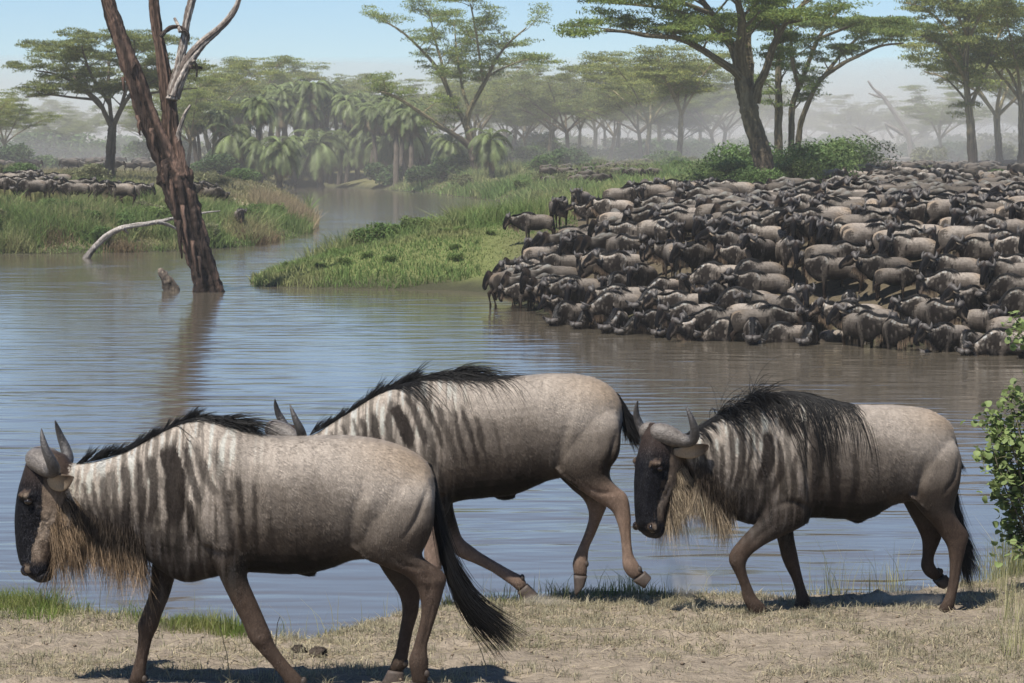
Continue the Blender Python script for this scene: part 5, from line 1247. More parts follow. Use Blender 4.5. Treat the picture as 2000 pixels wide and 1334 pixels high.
BUSHES = [(1578, 180, 3.0, 3, 'big dark round bush right of the large acacia trunk'), (1418, 178, 2.3, 0, 'bright bush left of the large acacia trunk'), (1375, 174, 1.9, 1, 'small yellowish bush at the herd edge near the acacia'), (1455, 188, 3.1, 3, 'dark bush directly behind the large acacia trunk'), (1545, 172, 2.2, 1, 'leafy bush beside the foot of the large acacia'), (1652, 235, 3.4, 0, 'round green bush in the open gap under the haze'), (1615, 205, 3.0, 1, 'green bush between the big acacia and the gap'), (1476, 168, 1.8, 0, 'low bush hugging the acacia foot'),
          (1110, 330, 2.8, 3, 'broad dark thicket behind the grey bank'), (1060, 325, 2.2, 0, 'thicket right of the fever tree foot'), (870, 333, 3.0, 3, 'dark bush left of the fever tree foot'), (905, 345, 2.6, 3, 'dark bush right behind the fever tree foot'), (830, 340, 2.4, 3, 'dark bush beside the short palm'), (1290, 330, 2.2, 0, 'green thicket left of the yellow trunks'), (1310, 300, 1.8, 0, 'small thicket right of the yellow trunks'), (1700, 300, 2.2, 2, 'dull bush below the dead snag'), (1800, 330, 2.6, 2, 'dull thicket right of the dead snag'), (1750, 420, 3.6, 3, 'hazy wide thicket far behind the dead snag'), (1860, 400, 3.4, 3, 'hazy thicket left of the right-hand tree'), (1960, 340, 2.8, 2, 'dusty bush at the right edge'), (1240, 420, 3., 3, 'faint thicket behind the slender acacias'),
          (480, 330, 2.8, 2, 'pale dusty bush under the palm grove'), (420, 320, 2.6, 3, 'dark bush right of the dead tree'), (560, 335, 2.6, 2, 'bush below the middle palms'), (660, 345, 2.2, 1, 'bush at the right end of the palm grove'), (610, 350, 2.8, 3, 'dark bush inside the palm grove'), (700, 350, 2.8, 3, 'dark bush between grove and fever tree'), (100, 330, 1.8, 0, 'lone round bush on the left plain'), (20, 320, 3.2, 3, 'dark thicket at the left edge'), (510, 350, 3.2, 3, 'dark bush under the left palms'), (760, 355, 2.8, 3, 'dark bush behind the short palm'), (440, 350, 3.2, 3, 'dark thicket at the left end of the grove')]
for px, d, s, k, lab in BUSHES:
    x = (px - 1000) / FPX * d
    if shore(np.array([x]), np.array([d]))[0] < .5: d += 40; x = (px - 1000) / FPX * d
    if s >= 1.8 and d < 240: k = 4 if k in (0, 3) else 5
    r = empty('bush', (x, d, hz(x, d) - .05), rt.uniform(0, 6.28)); r.scale = (s * 1.15, s * 1.15, s * .95)
    add_obj('stem', BUSH[k][0], r); add_obj('foliage', BUSH[k][1], r); tag(r, lab, 'bush', 'bushes under the trees')
SH = []
for i in range(44): SH.append((rt.uniform(-600, 440), rt.uniform(145, 153), rt.uniform(.55, 1.0), rt.choice([0, 0, 1, 2]), 'L'))
for i in range(9): SH.append((rt.uniform(440, 600), rt.uniform(160, 185), rt.uniform(.6, 1.1), rt.choice([0, 1, 1, 2]), 'M'))
for i in range(24): SH.append((rt.uniform(620, 985), rt.uniform(117, 138), rt.uniform(.55, 1.0), rt.choice([1, 1, 0]), 'P'))
for i in range(34): SH.append((rt.uniform(620, 1480), rt.uniform(255, 345), rt.uniform(.8, 1.6), rt.choice([0, 1, 1, 2, 2]), 'F'))
for i in range(16): SH.append((rt.uniform(-20, 600), rt.uniform(220, 330), rt.uniform(.8, 1.5), rt.choice([0, 2, 2]), 'Q'))
for i in range(16): SH.append((rt.uniform(1380, 2010), rt.uniform(225, 300), rt.uniform(.6, 1.3), rt.choice([0, 1, 2]), 'H'))
for i in range(76): SH.append((-700 + 3400 * (i + rt.random()) / 76, rt.uniform(430, 640), rt.uniform(3.2, 5.2), rt.choice([0, 2, 3]), 'Z'))
for i in range(16): SH.append((600 + 800 * (i + rt.random()) / 16, rt.uniform(375, 440), rt.uniform(2.2, 3.8), rt.choice([0, 1, 3]), 'Y'))
for i in range(34): SH.append((rt.uniform(510, 1000), rt.uniform(109.5, 124), rt.uniform(.18, .34), 1, 'T'))
SH = [q for q in SH if shore(np.array([(q[0] - 1000) / FPX * q[1]]), np.array([q[1]]))[0] > (.25 if q[4] == 'T' else .9)]; SH.sort(key=lambda q: (q[4], q[0])); cnt = {}
WHERE = {'L': 'shrub from the left along the left bank, above the water', 'M': 'shrub from the left on the point by the channel', 'P': 'shrub from the left on the grassy peninsula', 'F': 'shrub from the left on the far green bank', 'Q': 'shrub from the left on the left plain', 'T': 'low leafy clump from the left near the waterline of the grassy peninsula', 'H': 'shrub from the left behind the herd', 'Z': 'thicket from the left in the hazy undergrowth along the horizon', 'Y': 'thicket from the left under the trees across the channel'}
for px, d, s, k, g in SH:
    x = (px - 1000) / FPX * d; i = cnt.get(g, 0); cnt[g] = i + 1
    r = empty('shrub', (x, d, hz(x, d) - .05), rt.uniform(0, 6.28)); r.scale = (s * 1.2, s * 1.2, s)
    add_obj('stem', BUSH[k][0], r); add_obj('foliage', BUSH[k][1], r); tag(r, '%s %s' % (ordw(i), WHERE[g]), 'shrub', 'low shrubs on the banks')

# ---------------------------------------------------------------- grass
def blades(x, y, z, h, w, col, rng, lean=.35):
    n = len(x); a = rng.uniform(0, 6.28, n); b = rng.uniform(0, 6.28, n); ln = np.abs(rng.normal(0, lean, n)) * h
    sx, sy = np.cos(a) * w / 2, np.sin(a) * w / 2; dx, dy = np.cos(b) * ln, np.sin(b) * ln
    V = np.stack([np.stack([x - sx, y - sy, z - .03], -1), np.stack([x + sx, y + sy, z - .03], -1), np.stack([x + sx * .75 + dx * .35, y + sy * .75 + dy * .35, z + h * .55], -1), np.stack([x - sx * .75 + dx * .35, y - sy * .75 + dy * .35, z + h * .55], -1), np.stack([x + dx, y + dy, z + h], -1)], 1)
    o = (np.arange(n) * 5)[:, None]
    return V.reshape(-1, 3), o + np.array([[0, 1, 2, 3]]), o + np.array([[3, 2, 4]]), np.repeat(col, 5, 0)
def field(name, label, x, y, h, w, c0, c1, seed, smin=-.12, dens=None, lean=.75, mixn=.12):
    rng = np.random.default_rng(seed); sd = shore(x, y); k = sd > smin
    if dens is not None: k &= rng.random(len(x)) < dens
    x, y, h, w = x[k], y[k], h[k], w[k]; z = height(x, y, sd[k])
    m = smoothstep(.35, .65, fbm(x * mixn * 3, y * mixn * 3, seed) + rng.normal(0, .06, len(x)))[:, None]
    col = (np.array(c0) * (1 - m) + np.array(c1) * m) * (1 + rng.normal(0, .18, (len(x), 1)))
    V, Q, T, C = blades(x, y, z, h, w, np.clip(col, .01, 1), rng, lean)
    o = build(name, V, [Q, T], m_grass, None, False, C); tag(o, label, 'grass', None, 'stuff'); return o
G = np.random.default_rng(77)
# peninsula
n = 62000; y = G.uniform(107.5, 150, n); x = G.uniform(-10.4, 2.6, n); hn = fbm(x * .5, y * .3, 70)
sdp = shore(x, y); edge = 1 - smoothstep(0.4, 2.5, sdp)
h = .8 * (.15 + .9 * smoothstep(.42, .58, hn) * smoothstep(111, 121, y) + .22 * edge * vnoise(x * 1.3, y * 1.3, 5) + .12) * G.uniform(.5, 1.4, n)
h *= np.where((y < 116) & (sdp > 2.2) & (x > -7), .6, 1.0)
h *= np.where((x > -1.2) & (y < 118), .45, 1.0)
field('green_grass', 'lush green grass covering the low peninsula beside the herd', x, y, h, G.uniform(.025, .05, n), (.155, .225, .07), (.28, .285, .125), 71)
# left bank
n = 125000; u = G.uniform(-.29, -.066, n); y = 141 + 40 * G.random(n) ** 1.6; x = u * y; hn = fbm(x * .4, y * .3, 72)
h = (.13 + .85 * smoothstep(.42, .58, hn)) * G.uniform(.6, 1.3, n)
field('green_grass', 'rank green grass along the left bank below the small group', x, y, h, G.uniform(.03, .06, n), (.155, .22, .072), (.29, .275, .135), 73)
# far bank and behind the herd
n = 75000; u = G.uniform(-.072, .09, n); y = G.uniform(240, 350, n); x = u * y; hn = fbm(x * .22, y * .14, 74)
h = (.25 + 1.15 * smoothstep(.35, .65, hn)) * G.uniform(.6, 1.3, n)
field('green_grass', 'tall green grass on the far bank across the channel', x, y, h, G.uniform(.06, .12, n), (.165, .24, .082), (.28, .29, .135), 75)
n = 42000; y = G.uniform(126, 245, n); x = G.uniform(.0, .1, n) * y + 1.5; hn = fbm(x * .3, y * .2, 76); ok = y > np.interp(x, [0, 6, 10, 14, 24], [122, 130, 138, 152, 215])
h = (.2 + .8 * smoothstep(.35, .65, hn)) * G.uniform(.6, 1.3, n)
field('green_grass', 'green grass between the herd and the large acacia', x[ok], y[ok], h[ok], G.uniform(.04, .09, n)[ok], (.165, .24, .078), (.29, .30, .125), 77)
n = 105000; s_ = np.where(G.random(n) < .5, -1, 1); y = G.uniform(185, 420, n); x = np.where(s_ < 0, G.uniform(-.29, -.075, n), G.uniform(.07, .29, n)) * y
h = (.12 + .45 * fbm(x * .2, y * .1, 78)) * G.uniform(.6, 1.3, n); ok = ~((x > 0) & (y < 218))
field('dry_grass', 'thin dusty grass over the plains behind the banks', x[ok], y[ok], h[ok], G.uniform(.06, .11, n)[ok], (.19, .18, .085), (.26, .225, .13), 79)
# pale reeds on the point of the left bank
n = 5200; y = 186 + 7 * G.normal(0, 1, n).clip(-1.6, 1.6) * .6; x = (np.where(G.random(n) < .8, 545, 610) + 26 * G.normal(0, 1, n).clip(-1.8, 1.8) - 1000) / FPX * y
field('reeds', 'pale dry reeds bunched on the point of the left bank', x, y, G.uniform(.7, 1.5, n), G.uniform(.03, .06, n), (.34, .27, .17), (.28, .23, .13), 80, lean=.45)
n = 3600; cx = G.choice([(100, 145.), (250, 144.), (505, 156.), (1020 - 1000 + 480, 160.)], n); y = cx[:, 1] + G.normal(0, .8, n); x = (cx[:, 0] + 22 * G.normal(0, 1, n) - 1000) / FPX * y
field('reeds', 'dead brown sedge clumps drooping at the left waterline', x, y, G.uniform(.35, .75, n), G.uniform(.03, .05, n), (.22, .165, .095), (.16, .12, .07), 81, smin=-.3, lean=.7)

# ---------------------------------------------------------------- dead tree standing in the water
Y = 105.3; b = at_y(np.array(405.), np.array(572.), Y)
def bark_limb(pts, ws, c0, c1, seed, dy1=0.0, R=40, n=120, dark=.35):
    rng = np.random.default_rng(seed); q = catmull(np.array([(p[0], p[1], w) for p, w in zip(pts, ws)], float), n)
    P = at_y(q[:, 0], q[:, 1], Y + np.linspace(0, dy1, n)); sc = Y / FPX
    rad = q[:, 2] / 2 * sc
    rg = tube(P, rad, R); th = np.arange(R)
    cen = P[:, None]
    i = np.arange(n)[:, None] * (46. / n); th = th * (18. / R)
    ca = np.cos(th * 2 * np.pi / 18) * 3 + 7; sa = np.sin(th * 2 * np.pi / 18) * 3 + 7
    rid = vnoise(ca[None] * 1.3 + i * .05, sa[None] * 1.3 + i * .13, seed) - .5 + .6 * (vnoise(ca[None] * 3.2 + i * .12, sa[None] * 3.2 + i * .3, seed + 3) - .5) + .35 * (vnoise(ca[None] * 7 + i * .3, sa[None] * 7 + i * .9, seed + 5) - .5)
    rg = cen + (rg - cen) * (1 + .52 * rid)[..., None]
    V, Q, T = loft(rg); t = np.linspace(0, 1, n)[:, None, None]
    pale = smoothstep(.42, .60, vnoise(ca[None] * .8 + i * .06, sa[None] * .8 + i * .09, seed + 9) + .45 * (vnoise(ca[None] * 3., sa[None] * 3 + i * .7, seed + 4) - .5))[..., None]
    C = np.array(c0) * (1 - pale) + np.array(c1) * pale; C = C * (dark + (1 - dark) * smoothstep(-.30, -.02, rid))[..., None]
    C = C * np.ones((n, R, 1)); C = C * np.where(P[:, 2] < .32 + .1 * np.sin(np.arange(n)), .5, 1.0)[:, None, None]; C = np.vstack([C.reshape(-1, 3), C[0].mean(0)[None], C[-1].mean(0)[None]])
    return V, [Q, T], C
root = empty('dead_tree', b); tag(root, 'bare dead tree with peeling red-brown bark leaning out of the river', 'dead tree')
RB = (.05, .034, .027); RP = (.155, .098, .072); GB = (.15, .12, .10); GP = (.42, .37, .32)
for nm, pts, ws, c0, c1, dy, k in [
    ('trunk', [(408, 590), (404, 560), (394, 520), (380, 470), (365, 420), (350, 375), (338, 335), (328, 310)], [66, 52, 46, 46, 50, 56, 56, 46], RB, RP, 0, 1),
    ('limb', [(342, 350), (325, 310), (306, 268), (288, 225), (272, 180), (255, 130), (238, 85), (224, 45), (211, 5), (200, -40)], [46, 42, 38, 36, 36, 37, 32, 28, 26, 22], RB, RP, -.4, 2),
    ('limb', [(352, 350), (340, 300), (333, 255), (330, 215), (326, 172), (319, 128), (312, 85), (305, 45), (301, 0), (298, -40)], [40, 34, 30, 27, 26, 23, 20, 19, 18, 15], RB, RP, .5, 3),
    ('limb', [(336, 195), (341, 165), (350, 130), (357, 95), (363, 55), (370, 20), (377, -12), (380, -40)], [22, 20, 17, 15, 14, 13, 13, 11], GB, GP, .7, 4),
    ('limb', [(338, 190), (350, 155), (366, 122), (384, 98), (400, 80), (425, 58), (448, 34), (464, 6), (472, -30)], [24, 22, 20, 18, 15, 12, 12, 10, 8], GB, GP, .9, 5),
    ('branch', [(313, 72), (322, 62), (334, 54), (347, 52), (357, 58), (366, 66), (369, 80)], [8, 8, 8, 7, 9, 7, 3], RB, GB, .3, 6), ('branch', [(352, 62), (347, 48), (341, 36)], [7, 6, 5], GB, GP, .5, 7), ('branch', [(372, 130), (380, 132), (394, 132)], [7, 6, 5], RB, GB, .5, 8), ('branch', [(378, 118), (384, 130), (384, 150)], [6, 5, 3], GB, GP, .5, 9),
    ('branch', [(345, 290), (349, 260), (360, 225), (372, 205)], [14, 9, 6, 4], GB, GP, -.2, 10)]:
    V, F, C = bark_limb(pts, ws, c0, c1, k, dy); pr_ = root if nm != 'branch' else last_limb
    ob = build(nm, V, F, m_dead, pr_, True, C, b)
    if nm == 'trunk': dead_trunk = ob
    if nm == 'limb': last_limb = ob
rs = np.random.default_rng(90)
for i, (px, py, ln, w, dx) in enumerate([(348, 430, 75, 9, 6), (331, 350, 80, 10, 14), (296, 250, 45, 8, 6), (262, 120, 26, 7, -3), (356, 400, 90, 8, 12), (375, 470, 60, 8, 10), (322, 320, 55, 9, 8), (240, 150, 30, 6, 2), (268, 225, 40, 7, 5), (388, 500, 55, 7, 8)]):
    g = np.linspace(0, 1, 8); P = at_y(px + dx * g + rs.normal(0, 1, 8), py + ln * g, Y - .55 - .1 * np.sin(g * 3.1)); ww = w / 2 * Y / FPX * (1 - .75 * g ** 1.5) + .012
    rg = np.stack([P + np.array([1, 0, 0]) * ww[:, None], P + np.array([0, -.05, 0]), P - np.array([1, 0, 0]) * ww[:, None], P + np.array([0, .05, 0])], 1)
    V, Q, T = loft(rg); build('bark_strip', V, [Q, T], m_dead, dead_trunk, True, np.broadcast_to(np.array(RP if i % 3 else RB) * rs.uniform(.7, 1.2), V.shape), b)
# curved fallen branch by the left bank, and the weathered stump
Yb = 137.; b2 = at_y(np.array(170.), np.array(510.), Yb); root = empty('fallen_branch', b2); tag(root, 'grey bent branch arching out of the water at the left bank', 'branch')
def simple_limb(pts, ws, Yc, dy1, seed, c0, c1):
    global Y
    old = Y; Y = Yc; r = bark_limb(pts, ws, c0, c1, seed, dy1, 12, 40, .6); Y = old; return r
for nm, pts, ws in [('limb', [(162, 516), (172, 500), (188, 480), (208, 462), (232, 448), (258, 441), (285, 437), (312, 433), (332, 428)], [15, 14, 12, 11, 10, 9, 9, 8, 6]), ('branch', [(305, 434), (325, 438), (342, 446), (352, 450)], [7, 6, 5, 4]), ('branch', [(330, 428), (360, 424), (395, 416), (430, 412)], [6, 5, 4, 2]), ('branch', [(240, 446), (246, 452), (250, 456)], [6, 5, 3])]:
    V, F, C = simple_limb(pts, ws, Yb, 1.5, 31, (.22, .19, .165), (.42, .38, .34)); build(nm, V, F, m_dead, root, True, C, b2)
Yc = 106.5; b3 = at_y(np.array(326.), np.array(566.), Yc)
V, F, C = simple_limb([(342, 590), (335, 567), (327, 550), (319, 537), (313, 529), (309, 526)], [34, 30, 23, 18, 12, 3], Yc, -.2, 58, (.13, .105, .085), (.30, .24, .18))
st = build('stump', V, F, m_dead, None, True, C, b3); tag(st, 'short weathered stump sticking out of the water left of the dead tree', 'stump')
# dead snag leaning in the haze on the right
Yd = 400.; b4 = at_y(np.array(1770.), np.array(290.), Yd); root = empty('dead_snag', b4); tag(root, 'leaning grey dead snag with fallen limbs in the dusty gap at right', 'dead tree')
for nm, pts, ws in [('trunk', [(1790, 328), (1780, 295), (1772, 260), (1750, 225), (1725, 190), (1708, 175), (1695, 158)], [13, 12, 10, 8, 7, 5, 3]), ('branch', [(1722, 190), (1708, 186), (1696, 182)], [5, 4, 2]), ('branch', [(1765, 262), (1745, 250), (1730, 242)], [9, 8, 5]), ('branch', [(1770, 318), (1710, 275), (1685, 255), (1670, 248)], [7, 6, 5, 3]), ('branch', [(1745, 270), (1735, 255), (1728, 240)], [5, 4, 2]), ('branch', [(1690, 318), (1750, 312), (1810, 308)], [8, 8, 6])]:
    V, F, C = simple_limb(pts, ws, Yd, 0, 35, (.16, .14, .12), (.3, .27, .24)); build(nm, V, F, m_dead, root, True, C, b4)

# ---------------------------------------------------------------- near bank: tufts, straw, stems, bush
G = np.random.default_rng(101)
def near_pts(n, smin=.05, smax=6.5):
    x = G.uniform(-4.2, 4.6, n * 3); s = smin + (smax - smin) * G.random(n * 3) ** 1.3; y = edge_y(x) - s; k = y > 12.7
    return x[k][:n], y[k][:n]
def near_field(name, label, x, y, h, w, c0, c1, lean, seed):
    rng = np.random.default_rng(seed); z = height(x, y)
    m = rng.random((len(x), 1)) * .6 + .4 * smoothstep(.35, .65, fbm(x * 2, y * 2, seed))[:, None]
    col = (np.array(c0) * (1 - m) + np.array(c1) * m) * (1 + rng.normal(0, .16, (len(x), 1)))
    V, Q, T, C = blades(x, y, z, h, w, np.clip(col, .01, 1), rng, lean); o = build(name, V, [Q, T], m_grass, None, False, C)
    tag(o, label, 'grass', None, 'stuff'); return o
# dry tufts
tx, ty = near_pts(10500); den = fbm(tx * 1.3, ty * 1.6, 110); edge_s = edge_y(tx) - ty
k = G.random(len(tx)) < np.clip(smoothstep(.40, .62, den) * .9 + (edge_s < .4) * .2 + .07, 0, 1)
tx, ty = tx[k], ty[k]; nb = G.integers(6, 20, len(tx)); i = np.repeat(np.arange(len(tx)), nb)
x = tx[i] + G.normal(0, .03, len(i)); y = ty[i] + G.normal(0, .03, len(i)); hh = G.uniform(.01, .045, len(i)) * np.repeat(G.uniform(.6, 1.5, len(tx)), nb)
near_field('dry_grass', 'short dry tufts of trampled grass on the dusty near bank', x, y, hh, G.uniform(.003, .0065, len(i)), (.40, .355, .25), (.26, .245, .15), 1.3, 111)
# flat straw litter
x, y = near_pts(44000); den = fbm(x * 1.3, y * 1.6, 110); k = G.random(len(x)) < np.clip(smoothstep(.36, .6, den), .12, 1); x, y = x[k], y[k]; n = len(x)
z = height(x, y) + .006; a = G.uniform(0, 6.28, n); ln = G.uniform(.015, .06, n); w = G.uniform(.0015, .0035, n); dz = G.normal(0, .008, n)
d = np.stack([np.cos(a), np.sin(a), 0 * a], -1); s_ = np.stack([-np.sin(a), np.cos(a), 0 * a], -1) * w[:, None]; c = np.stack([x, y, z], -1); e = d * ln[:, None] + np.stack([0 * a, 0 * a, dz], -1)
V = np.stack([c - e - s_, c - e + s_, c + e + s_ * .4 + [0, 0, .004], c + e - s_ * .4 + [0, 0, .004]], 1).reshape(-1, 3)
o = build('straw_litter', V, np.arange(n * 4).reshape(-1, 4), m_grass, None, False, np.repeat(np.array([.42, .36, .235]) * (1 + G.normal(0, .22, (n, 1))), 4, 0).clip(.02, 1)); tag(o, 'scattered broken straw lying on the dusty near bank', 'straw', None, 'stuff')
# green patches at the water's edge, lower left
gx = []; gy = []
for (px, py, sx, sy, n) in [(60, 1205, 60, 16, 3200), (20, 1190, 40, 14, 2000), (400, 1248, 55, 10, 2600), (330, 1238, 40, 8, 900), (455, 1262, 26, 8, 700), (560, 1262, 20, 6, 160), (920, 1180, 60, 8, 700), (1130, 1165, 70, 6, 600), (1250, 1160, 40, 6, 350)]:
    q = at_z(G.normal(px, sx, n).clip(-100, 2100), G.normal(py, sy, n), 2.56); k = (edge_y(q[:, 0]) - q[:, 1]) > -.12; gx.append(q[k, 0]); gy.append(q[k, 1])
gx = np.concatenate(gx); gy = np.concatenate(gy); n = len(gx)
near_field('green_grass', 'fresh green grass patches along the lower left water edge', gx, gy, G.uniform(.02, .15, n) * (.15 + 1.3 * vnoise(gx * 4, gy * 4, 8) ** 1.3), G.uniform(.003, .006, n), (.115, .19, .035), (.27, .26, .10), .7, 112)
# taller thin stems along the edge
x, y = near_pts(300, .0, .7); n = len(x)
near_field('tall_grass', 'thin dry grass stems standing along the near bank edge', x, y, G.uniform(.08, .26, n), G.uniform(.0025, .0045, n), (.36, .33, .19), (.2, .22, .09), .45, 113)
q = np.concatenate([at_z(G.normal(a, b_, m), G.normal(c_, 7, m), 2.55) for a, b_, c_, m in [(1630, 26, 1155, 60), (1700, 30, 1152, 30), (1745, 20, 1148, 24), (1960, 26, 1120, 130), (1990, 18, 1330, 60), (1975, 14, 1240, 40), (1940, 30, 1150, 60)]]); n = len(q)
near_field('tall_grass', 'tall pale grass stems by the bank edge at lower right', q[:, 0], q[:, 1], G.uniform(.16, .42, n), G.uniform(.003, .005, n), (.42, .38, .22), (.28, .29, .12), .4, 114)
# single bowed seed stems in front
rs = np.random.default_rng(115)
for i, (px, py, hpx, bend, lab) in enumerate([(535, 1352, 165, 12, 'bowed straw stem crossing the near foreleg of the nearest animal'), (450, 1362, 140, -22, 'thin straw stem between the forelegs of the nearest animal'), (262, 1352, 120, 14, 'straw stem leaning on the forward foreleg'), (340, 1362, 70, -30, 'leaning straw left of the shadow'), (1730, 1340, 90, 12, 'lone straw stem on the sand at lower right'), (950, 1330, 90, -26, 'arched straw stem beside the tail shadow')]):
    g = np.linspace(0, 1, 12); p0 = at_z(np.array(float(px)), np.array(float(min(py, 1333))), 2.7); Yp = float(p0[1]) - .05
    P = at_y(px + bend * g ** 2.2 + rs.normal(0, .8, 12), py - hpx * g + (18 * np.maximum(g - .85, 0) / .15 if bend > 0 else 0), np.full(12, Yp))
    P[0, 2] = min(P[0, 2], hz(P[0, 0], P[0, 1]) - .01)
    V, Q, T = loft(tube(P, np.linspace(.0032, .0018, 12), 5)); o = build('straw_stem', V, [Q, T], m_grass, None, True, np.broadcast_to([.42, .36, .23], V.shape)); tag(o, lab, 'straw')
    # seed head
# dung lumps and clods
def clod(px, py, r, lab, name, colr, seed, cat):
    p = at_z(np.array(float(px)), np.array(float(py)), 2.66); z = hz(p[0], p[1]); A = Acc(); rs = np.random.default_rng(seed)
    for k in range(7):
        th = np.linspace(.12, np.pi - .12, 8); ph = np.linspace(0, 2 * np.pi, 11, endpoint=False)
        rr = 1 + .22 * rs.normal(0, 1, (8, 11)); rk = r * rs.uniform(.35, .65)
        R = np.stack([np.sin(th)[:, None] * np.cos(ph) * rr, np.sin(th)[:, None] * np.sin(ph) * rr, .7 * np.cos(th)[:, None] * rr], -1) * rk
        A.loft(R + [rs.normal(0, r * .6), rs.normal(0, r * .35), rk * .35], np.array(colr) * rs.uniform(.8, 1.2))
    o = A.obj(name, m_ground, None, False); o.location = (p[0], p[1], z); tag(o, lab, cat); return o
clod(618, 1288, .065, 'dark heap of dung lying behind the raised foreleg at bottom', 'dung_heap', (.05, .04, .032), 1, 'dung')
clod(395, 1282, .018, 'small dark dung pellet pile under the nearest animal', 'dung_heap', (.08, .06, .045), 2, 'dung')
clod(1368, 1312, .014, 'tiny dark clod on the sand at lower right', 'earth_clod', (.10, .075, .055), 3, 'clod')
n = 900; x, y = near_pts(n); z = height(x, y); A = Acc(); rs = np.random.default_rng(118)
for i in range(len(x)):
    r = rs.uniform(.004, .014); v = rs.normal(0, 1, (6, 3)) * .15 + np.array([[1, 0, 0], [-1, 0, 0], [0, 1, 0], [0, -1, 0], [0, 0, .8], [0, 0, -.5]])
    A.add(v * r + [x[i], y[i], z[i] + r * .2], None, [[0, 2, 4], [2, 1, 4], [1, 3, 4], [3, 0, 4], [2, 0, 5], [1, 2, 5], [3, 1, 5], [0, 3, 5]], np.array([.21, .16, .115]) * rs.uniform(.6, 1.1))
o = A.obj('crumbled_earth', m_ground, None, False); tag(o, 'loose crumbs of earth scattered over the near bank', 'earth', None, 'stuff')

# leafy bush at the right edge
bx, by = 3.30, 17.9; bz = hz(bx, by); root = empty('leafy_bush', (bx, by, bz)); tag(root, 'round-leaved green bush cut by the right edge of the picture', 'bush')
rs = np.random.default_rng(120); SP = []
def pxl(px, py, y=17.9): return at_y(np.array(float(px)), np.array(float(py)), y) - np.array([bx, by, bz])
stems = [[(2030, 1120), (2010, 1000), (1985, 900), (1960, 830), (1922, 798)], [(2035, 1120), (2005, 960), (1985, 860), (1975, 790), (1982, 755)], [(2035, 1120), (2000, 1010), (1965, 930), (1940, 890), (1918, 895)], [(2040, 1120), (2030, 950), (2010, 840), (2000, 770)], [(2040, 1120), (1998, 1040), (1970, 990), (1950, 960)], [(2050, 1120), (2060, 950), (2050, 800), (2030, 690), (1996, 640), (1982, 622)], [(2050, 1100), (2040, 900), (2020, 800), (1990, 720 + 60)], [(2030, 1110), (1990, 990), (1962, 900), (1950, 850)], [(2060, 1100), (2070, 900), (2060, 750), (2030, 660), (1998, 668)], [(2040, 1110), (2010, 1020), (1985, 960), (1975, 920)], [(2045, 1110), (2020, 960), (2000, 880), (1985, 820)], [(2030, 1120), (1995, 1075), (1970, 1040), (1955, 1015)], [(2035, 1120), (2000, 1060), (1978, 1010), (1965, 975)], [(2040, 1115), (1995, 960), (1958, 860), (1935, 820)], [(2040, 1115), (2005, 930), (1990, 830), (1968, 775)], [(2035, 1118), (1985, 1000), (1955, 930), (1932, 850)]]
for s_ in stems:
    P = np.array([pxl(a, b_, 17.9 + rs.uniform(-.25, .25) * i / len(s_)) for i, (a, b_) in enumerate(s_)]); Q_ = catmull(P, 22)
    V, Q, T = loft(tube(Q_, np.linspace(.009, .0022, 22), 6)); stem_o = build('stem', V, [Q, T], m_bark, root, True, np.broadcast_to([.17, .14, .10], V.shape))
    for k in range(11):
        i = rs.integers(7, 21); tw = limb_pts(Q_[i], rs.normal(0, 1, 3) * [1, 1, .6], rs.uniform(.08, .2), 4, rs, .0, .2)
        V, Q, T = loft(tube(tw, np.linspace(.003, .0012, 5), 4)); build('twig', V, [Q, T], m_bark, stem_o, True, np.broadcast_to([.15, .14, .08], V.shape))
        for j in range(6): SP.append(tw[min(4, 1 + j % 4)] + rs.normal(0, .022, 3))
    for k in range(26): SP.append(Q_[rs.integers(6, 22)] + rs.normal(0, .03, 3))
LM = []
for s in range(4):                                     # rounded, slightly cupped leaf
    th = np.linspace(0, 2 * np.pi, 10, endpoint=False); r = .021 * (1 + .12 * np.cos(th)); v = np.stack([r * np.cos(th) + .02, r * np.sin(th) * .88, .006 * np.cos(2 * th) + .004 * np.sin(th)], -1); v = np.vstack([[[.02, 0, -.004]], v])
    f = np.stack([np.zeros(10, int), 1 + np.arange(10), 1 + (np.arange(10) + 1) % 10], -1)
    LM.append(build('leaf', v, f, m_bush, None, True, np.broadcast_to(np.array([.20, .255, .095]) * [.8, .95, 1.1, 1.3][s], v.shape), None, False))
SP = np.array(SP); vis = (SP[:, 0] + bx) / (SP[:, 1] + by) * FPX + 1000; od = np.argsort(vis); A = Acc()
for n_, k in enumerate(od):
    e = (rs.normal(0, .6), rs.normal(0, .6), rs.uniform(0, 6.28)); s = rs.uniform(.7, 1.35)
    if n_ < 290:
        o = add_obj('leaf', LM[rs.integers(0, 4)], root, SP[k]); o.rotation_euler = e; o.scale = (s, s, s)
    else:
        th = np.linspace(0, 2 * np.pi, 8, endpoint=False); v = np.stack([.021 * np.cos(th), .019 * np.sin(th), 0 * th], -1) * s; M = rotz(e[2]) @ roty(e[1]); v = v @ M.T + SP[k]
        A.add(np.vstack([SP[k][None], v]), None, np.stack([np.zeros(8, int), 1 + np.arange(8), 1 + (np.arange(8) + 1) % 8], -1), np.array([.20, .255, .095]) * rs.uniform(.75, 1.3))
o = A.obj('foliage', m_bush, root); o['kind'] = 'stuff'
q = np.concatenate([at_z(G.normal(2000, 30, 500), G.normal(1105, 14, 500), 2.55)]); n = len(q)
near_field('green_grass', 'long green grass under the leafy bush at right', q[:, 0], q[:, 1] + .25, G.uniform(.15, .5, n), G.uniform(.003, .006, n), (.14, .18, .05), (.27, .26, .11), .4, 121)

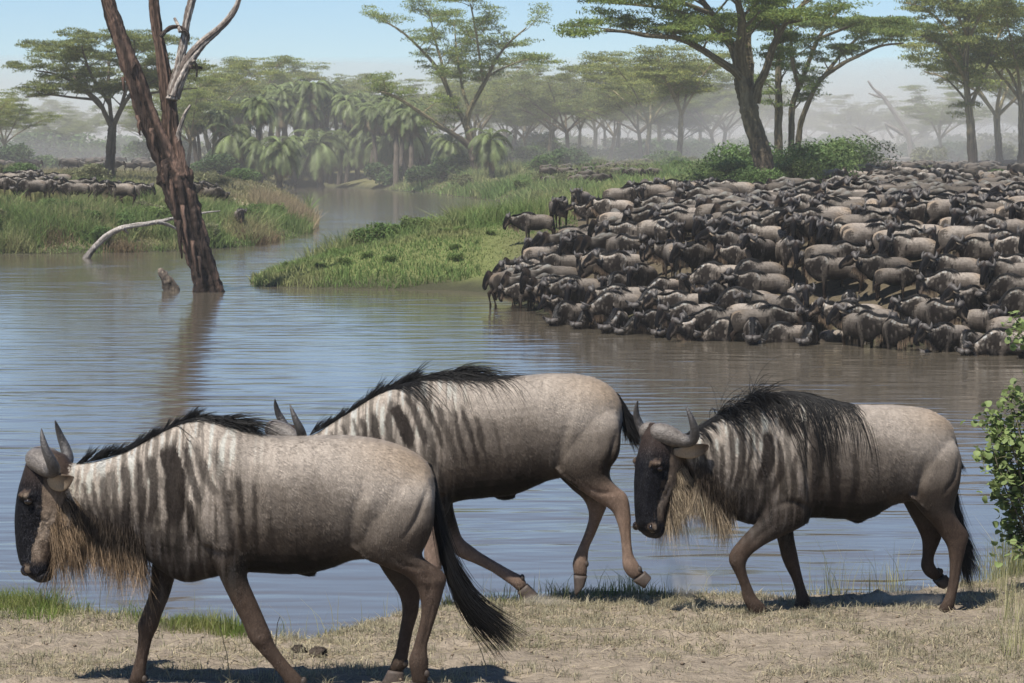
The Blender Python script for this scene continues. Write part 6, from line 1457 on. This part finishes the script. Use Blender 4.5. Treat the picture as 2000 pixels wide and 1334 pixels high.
# ---------------------------------------------------------------- dusty air
hx, hy0, hy1 = 1700., -30., 4300.
V = np.array([(x, y, z) for z in (-2.0, 27.5) for y in (hy0, hy1) for x in (-hx, hx)], float)
F = np.array([(0, 2, 3, 1), (4, 5, 7, 6), (0, 1, 5, 4), (2, 6, 7, 3), (0, 4, 6, 2), (1, 3, 7, 5)])
m_haze = bpy.data.materials.new('dusty_air'); m_haze.use_nodes = True; nt = m_haze.node_tree; nt.nodes.clear()
vo = nt.nodes.new('ShaderNodeVolumePrincipled'); vo.inputs['Color'].default_value = (.94, .915, .86, 1); vo.inputs['Density'].default_value = .00035; vo.inputs['Anisotropy'].default_value = 0.0
ou = nt.nodes.new('ShaderNodeOutputMaterial'); nt.links.new(vo.outputs[0], ou.inputs['Volume'])
haze = build('haze', V, F, m_haze, None, False); tag(haze, 'pale dusty haze hanging over the whole river plain', 'haze', None, 'stuff')

def dust(name, label, c, r, dens, seed, lump=.25, floor=None, tint=(.94, .90, .83)):
    """a cloud of raised dust: closed lumpy dome with an even, thin volume"""
    rs = np.random.default_rng(seed); th = np.linspace(.02, np.pi - .02, 26); ph = np.linspace(0, 2 * np.pi, 40, endpoint=False)
    T, Pp = np.meshgrid(th, ph, indexing='ij'); k = 1 + lump * (fbm(np.cos(Pp) * 1.6 + 5 + seed, np.sin(Pp) * 1.6 + T * 1.5, seed) * 2 - 1)
    R = np.stack([np.sin(T) * np.cos(Pp) * r[0] * k, np.sin(T) * np.sin(Pp) * r[1] * k, np.cos(T) * r[2] * k], -1) + np.array(c)
    if floor is not None: R[..., 2] = np.maximum(R[..., 2], floor)
    V, Q, T_ = loft(R)
    m = bpy.data.materials.new(name); m.use_nodes = True; nt = m.node_tree; nt.nodes.clear()
    vo = nt.nodes.new('ShaderNodeVolumePrincipled'); vo.inputs['Color'].default_value = tuple(tint) + (1,); vo.inputs['Density'].default_value = dens
    ou = nt.nodes.new('ShaderNodeOutputMaterial'); nt.links.new(vo.outputs[0], ou.inputs['Volume'])
    o = build(name, V, [Q[:, ::-1], T_[:, ::-1]], m); tag(o, label, 'dust', None, 'stuff'); return o
dust('dust_cloud', 'pale dust hanging among the far trees along the whole horizon', (0, 800, 4), (420, 520, 21.5), .0015, 3, .12, -1.5)
dust('dust_cloud', 'thick dust raised by the herd under the right-hand trees', (64, 330, 3), (58, 118, 13), .0030, 5, .2, -1.2)
dust('dust_cloud', 'low dust over the left plain behind the small group', (-92, 320, 3), (52, 100, 6), .0022, 6, .2, -1.2)
TAN = (.9, .79, .64)
for px, py, Yp, r, dn, lab in [(1785, 1168, 17.4, (.20, .14, .09), 1.6, 'dust kicked up at the hind hoof of the right-hand animal'), (1740, 1174, 17.45, (.26, .16, .06), 1.2, 'low drifting dust between the legs of the right-hand animal'), (1345, 1138, 17.7, (.17, .13, .10), 1.5, 'low dust on the bank below the bearded head'),
                               (1322, 1112, 17.75, (.10, .09, .20), 1.0, 'dust puff rising below the bearded head'), (1052, 1174, 17.2, (.11, .08, .05), 2.4, 'small dust puff at the lifted fore hoof of the trotting animal'), (1080, 1180, 17.2, (.16, .1, .04), 1.6, 'thin dust trailing behind the trotting animal')]:
    p = at_y(np.array(float(px)), np.array(float(py)), Yp); dust('dust_puff', lab, p, r, dn, px, .6, None, TAN)
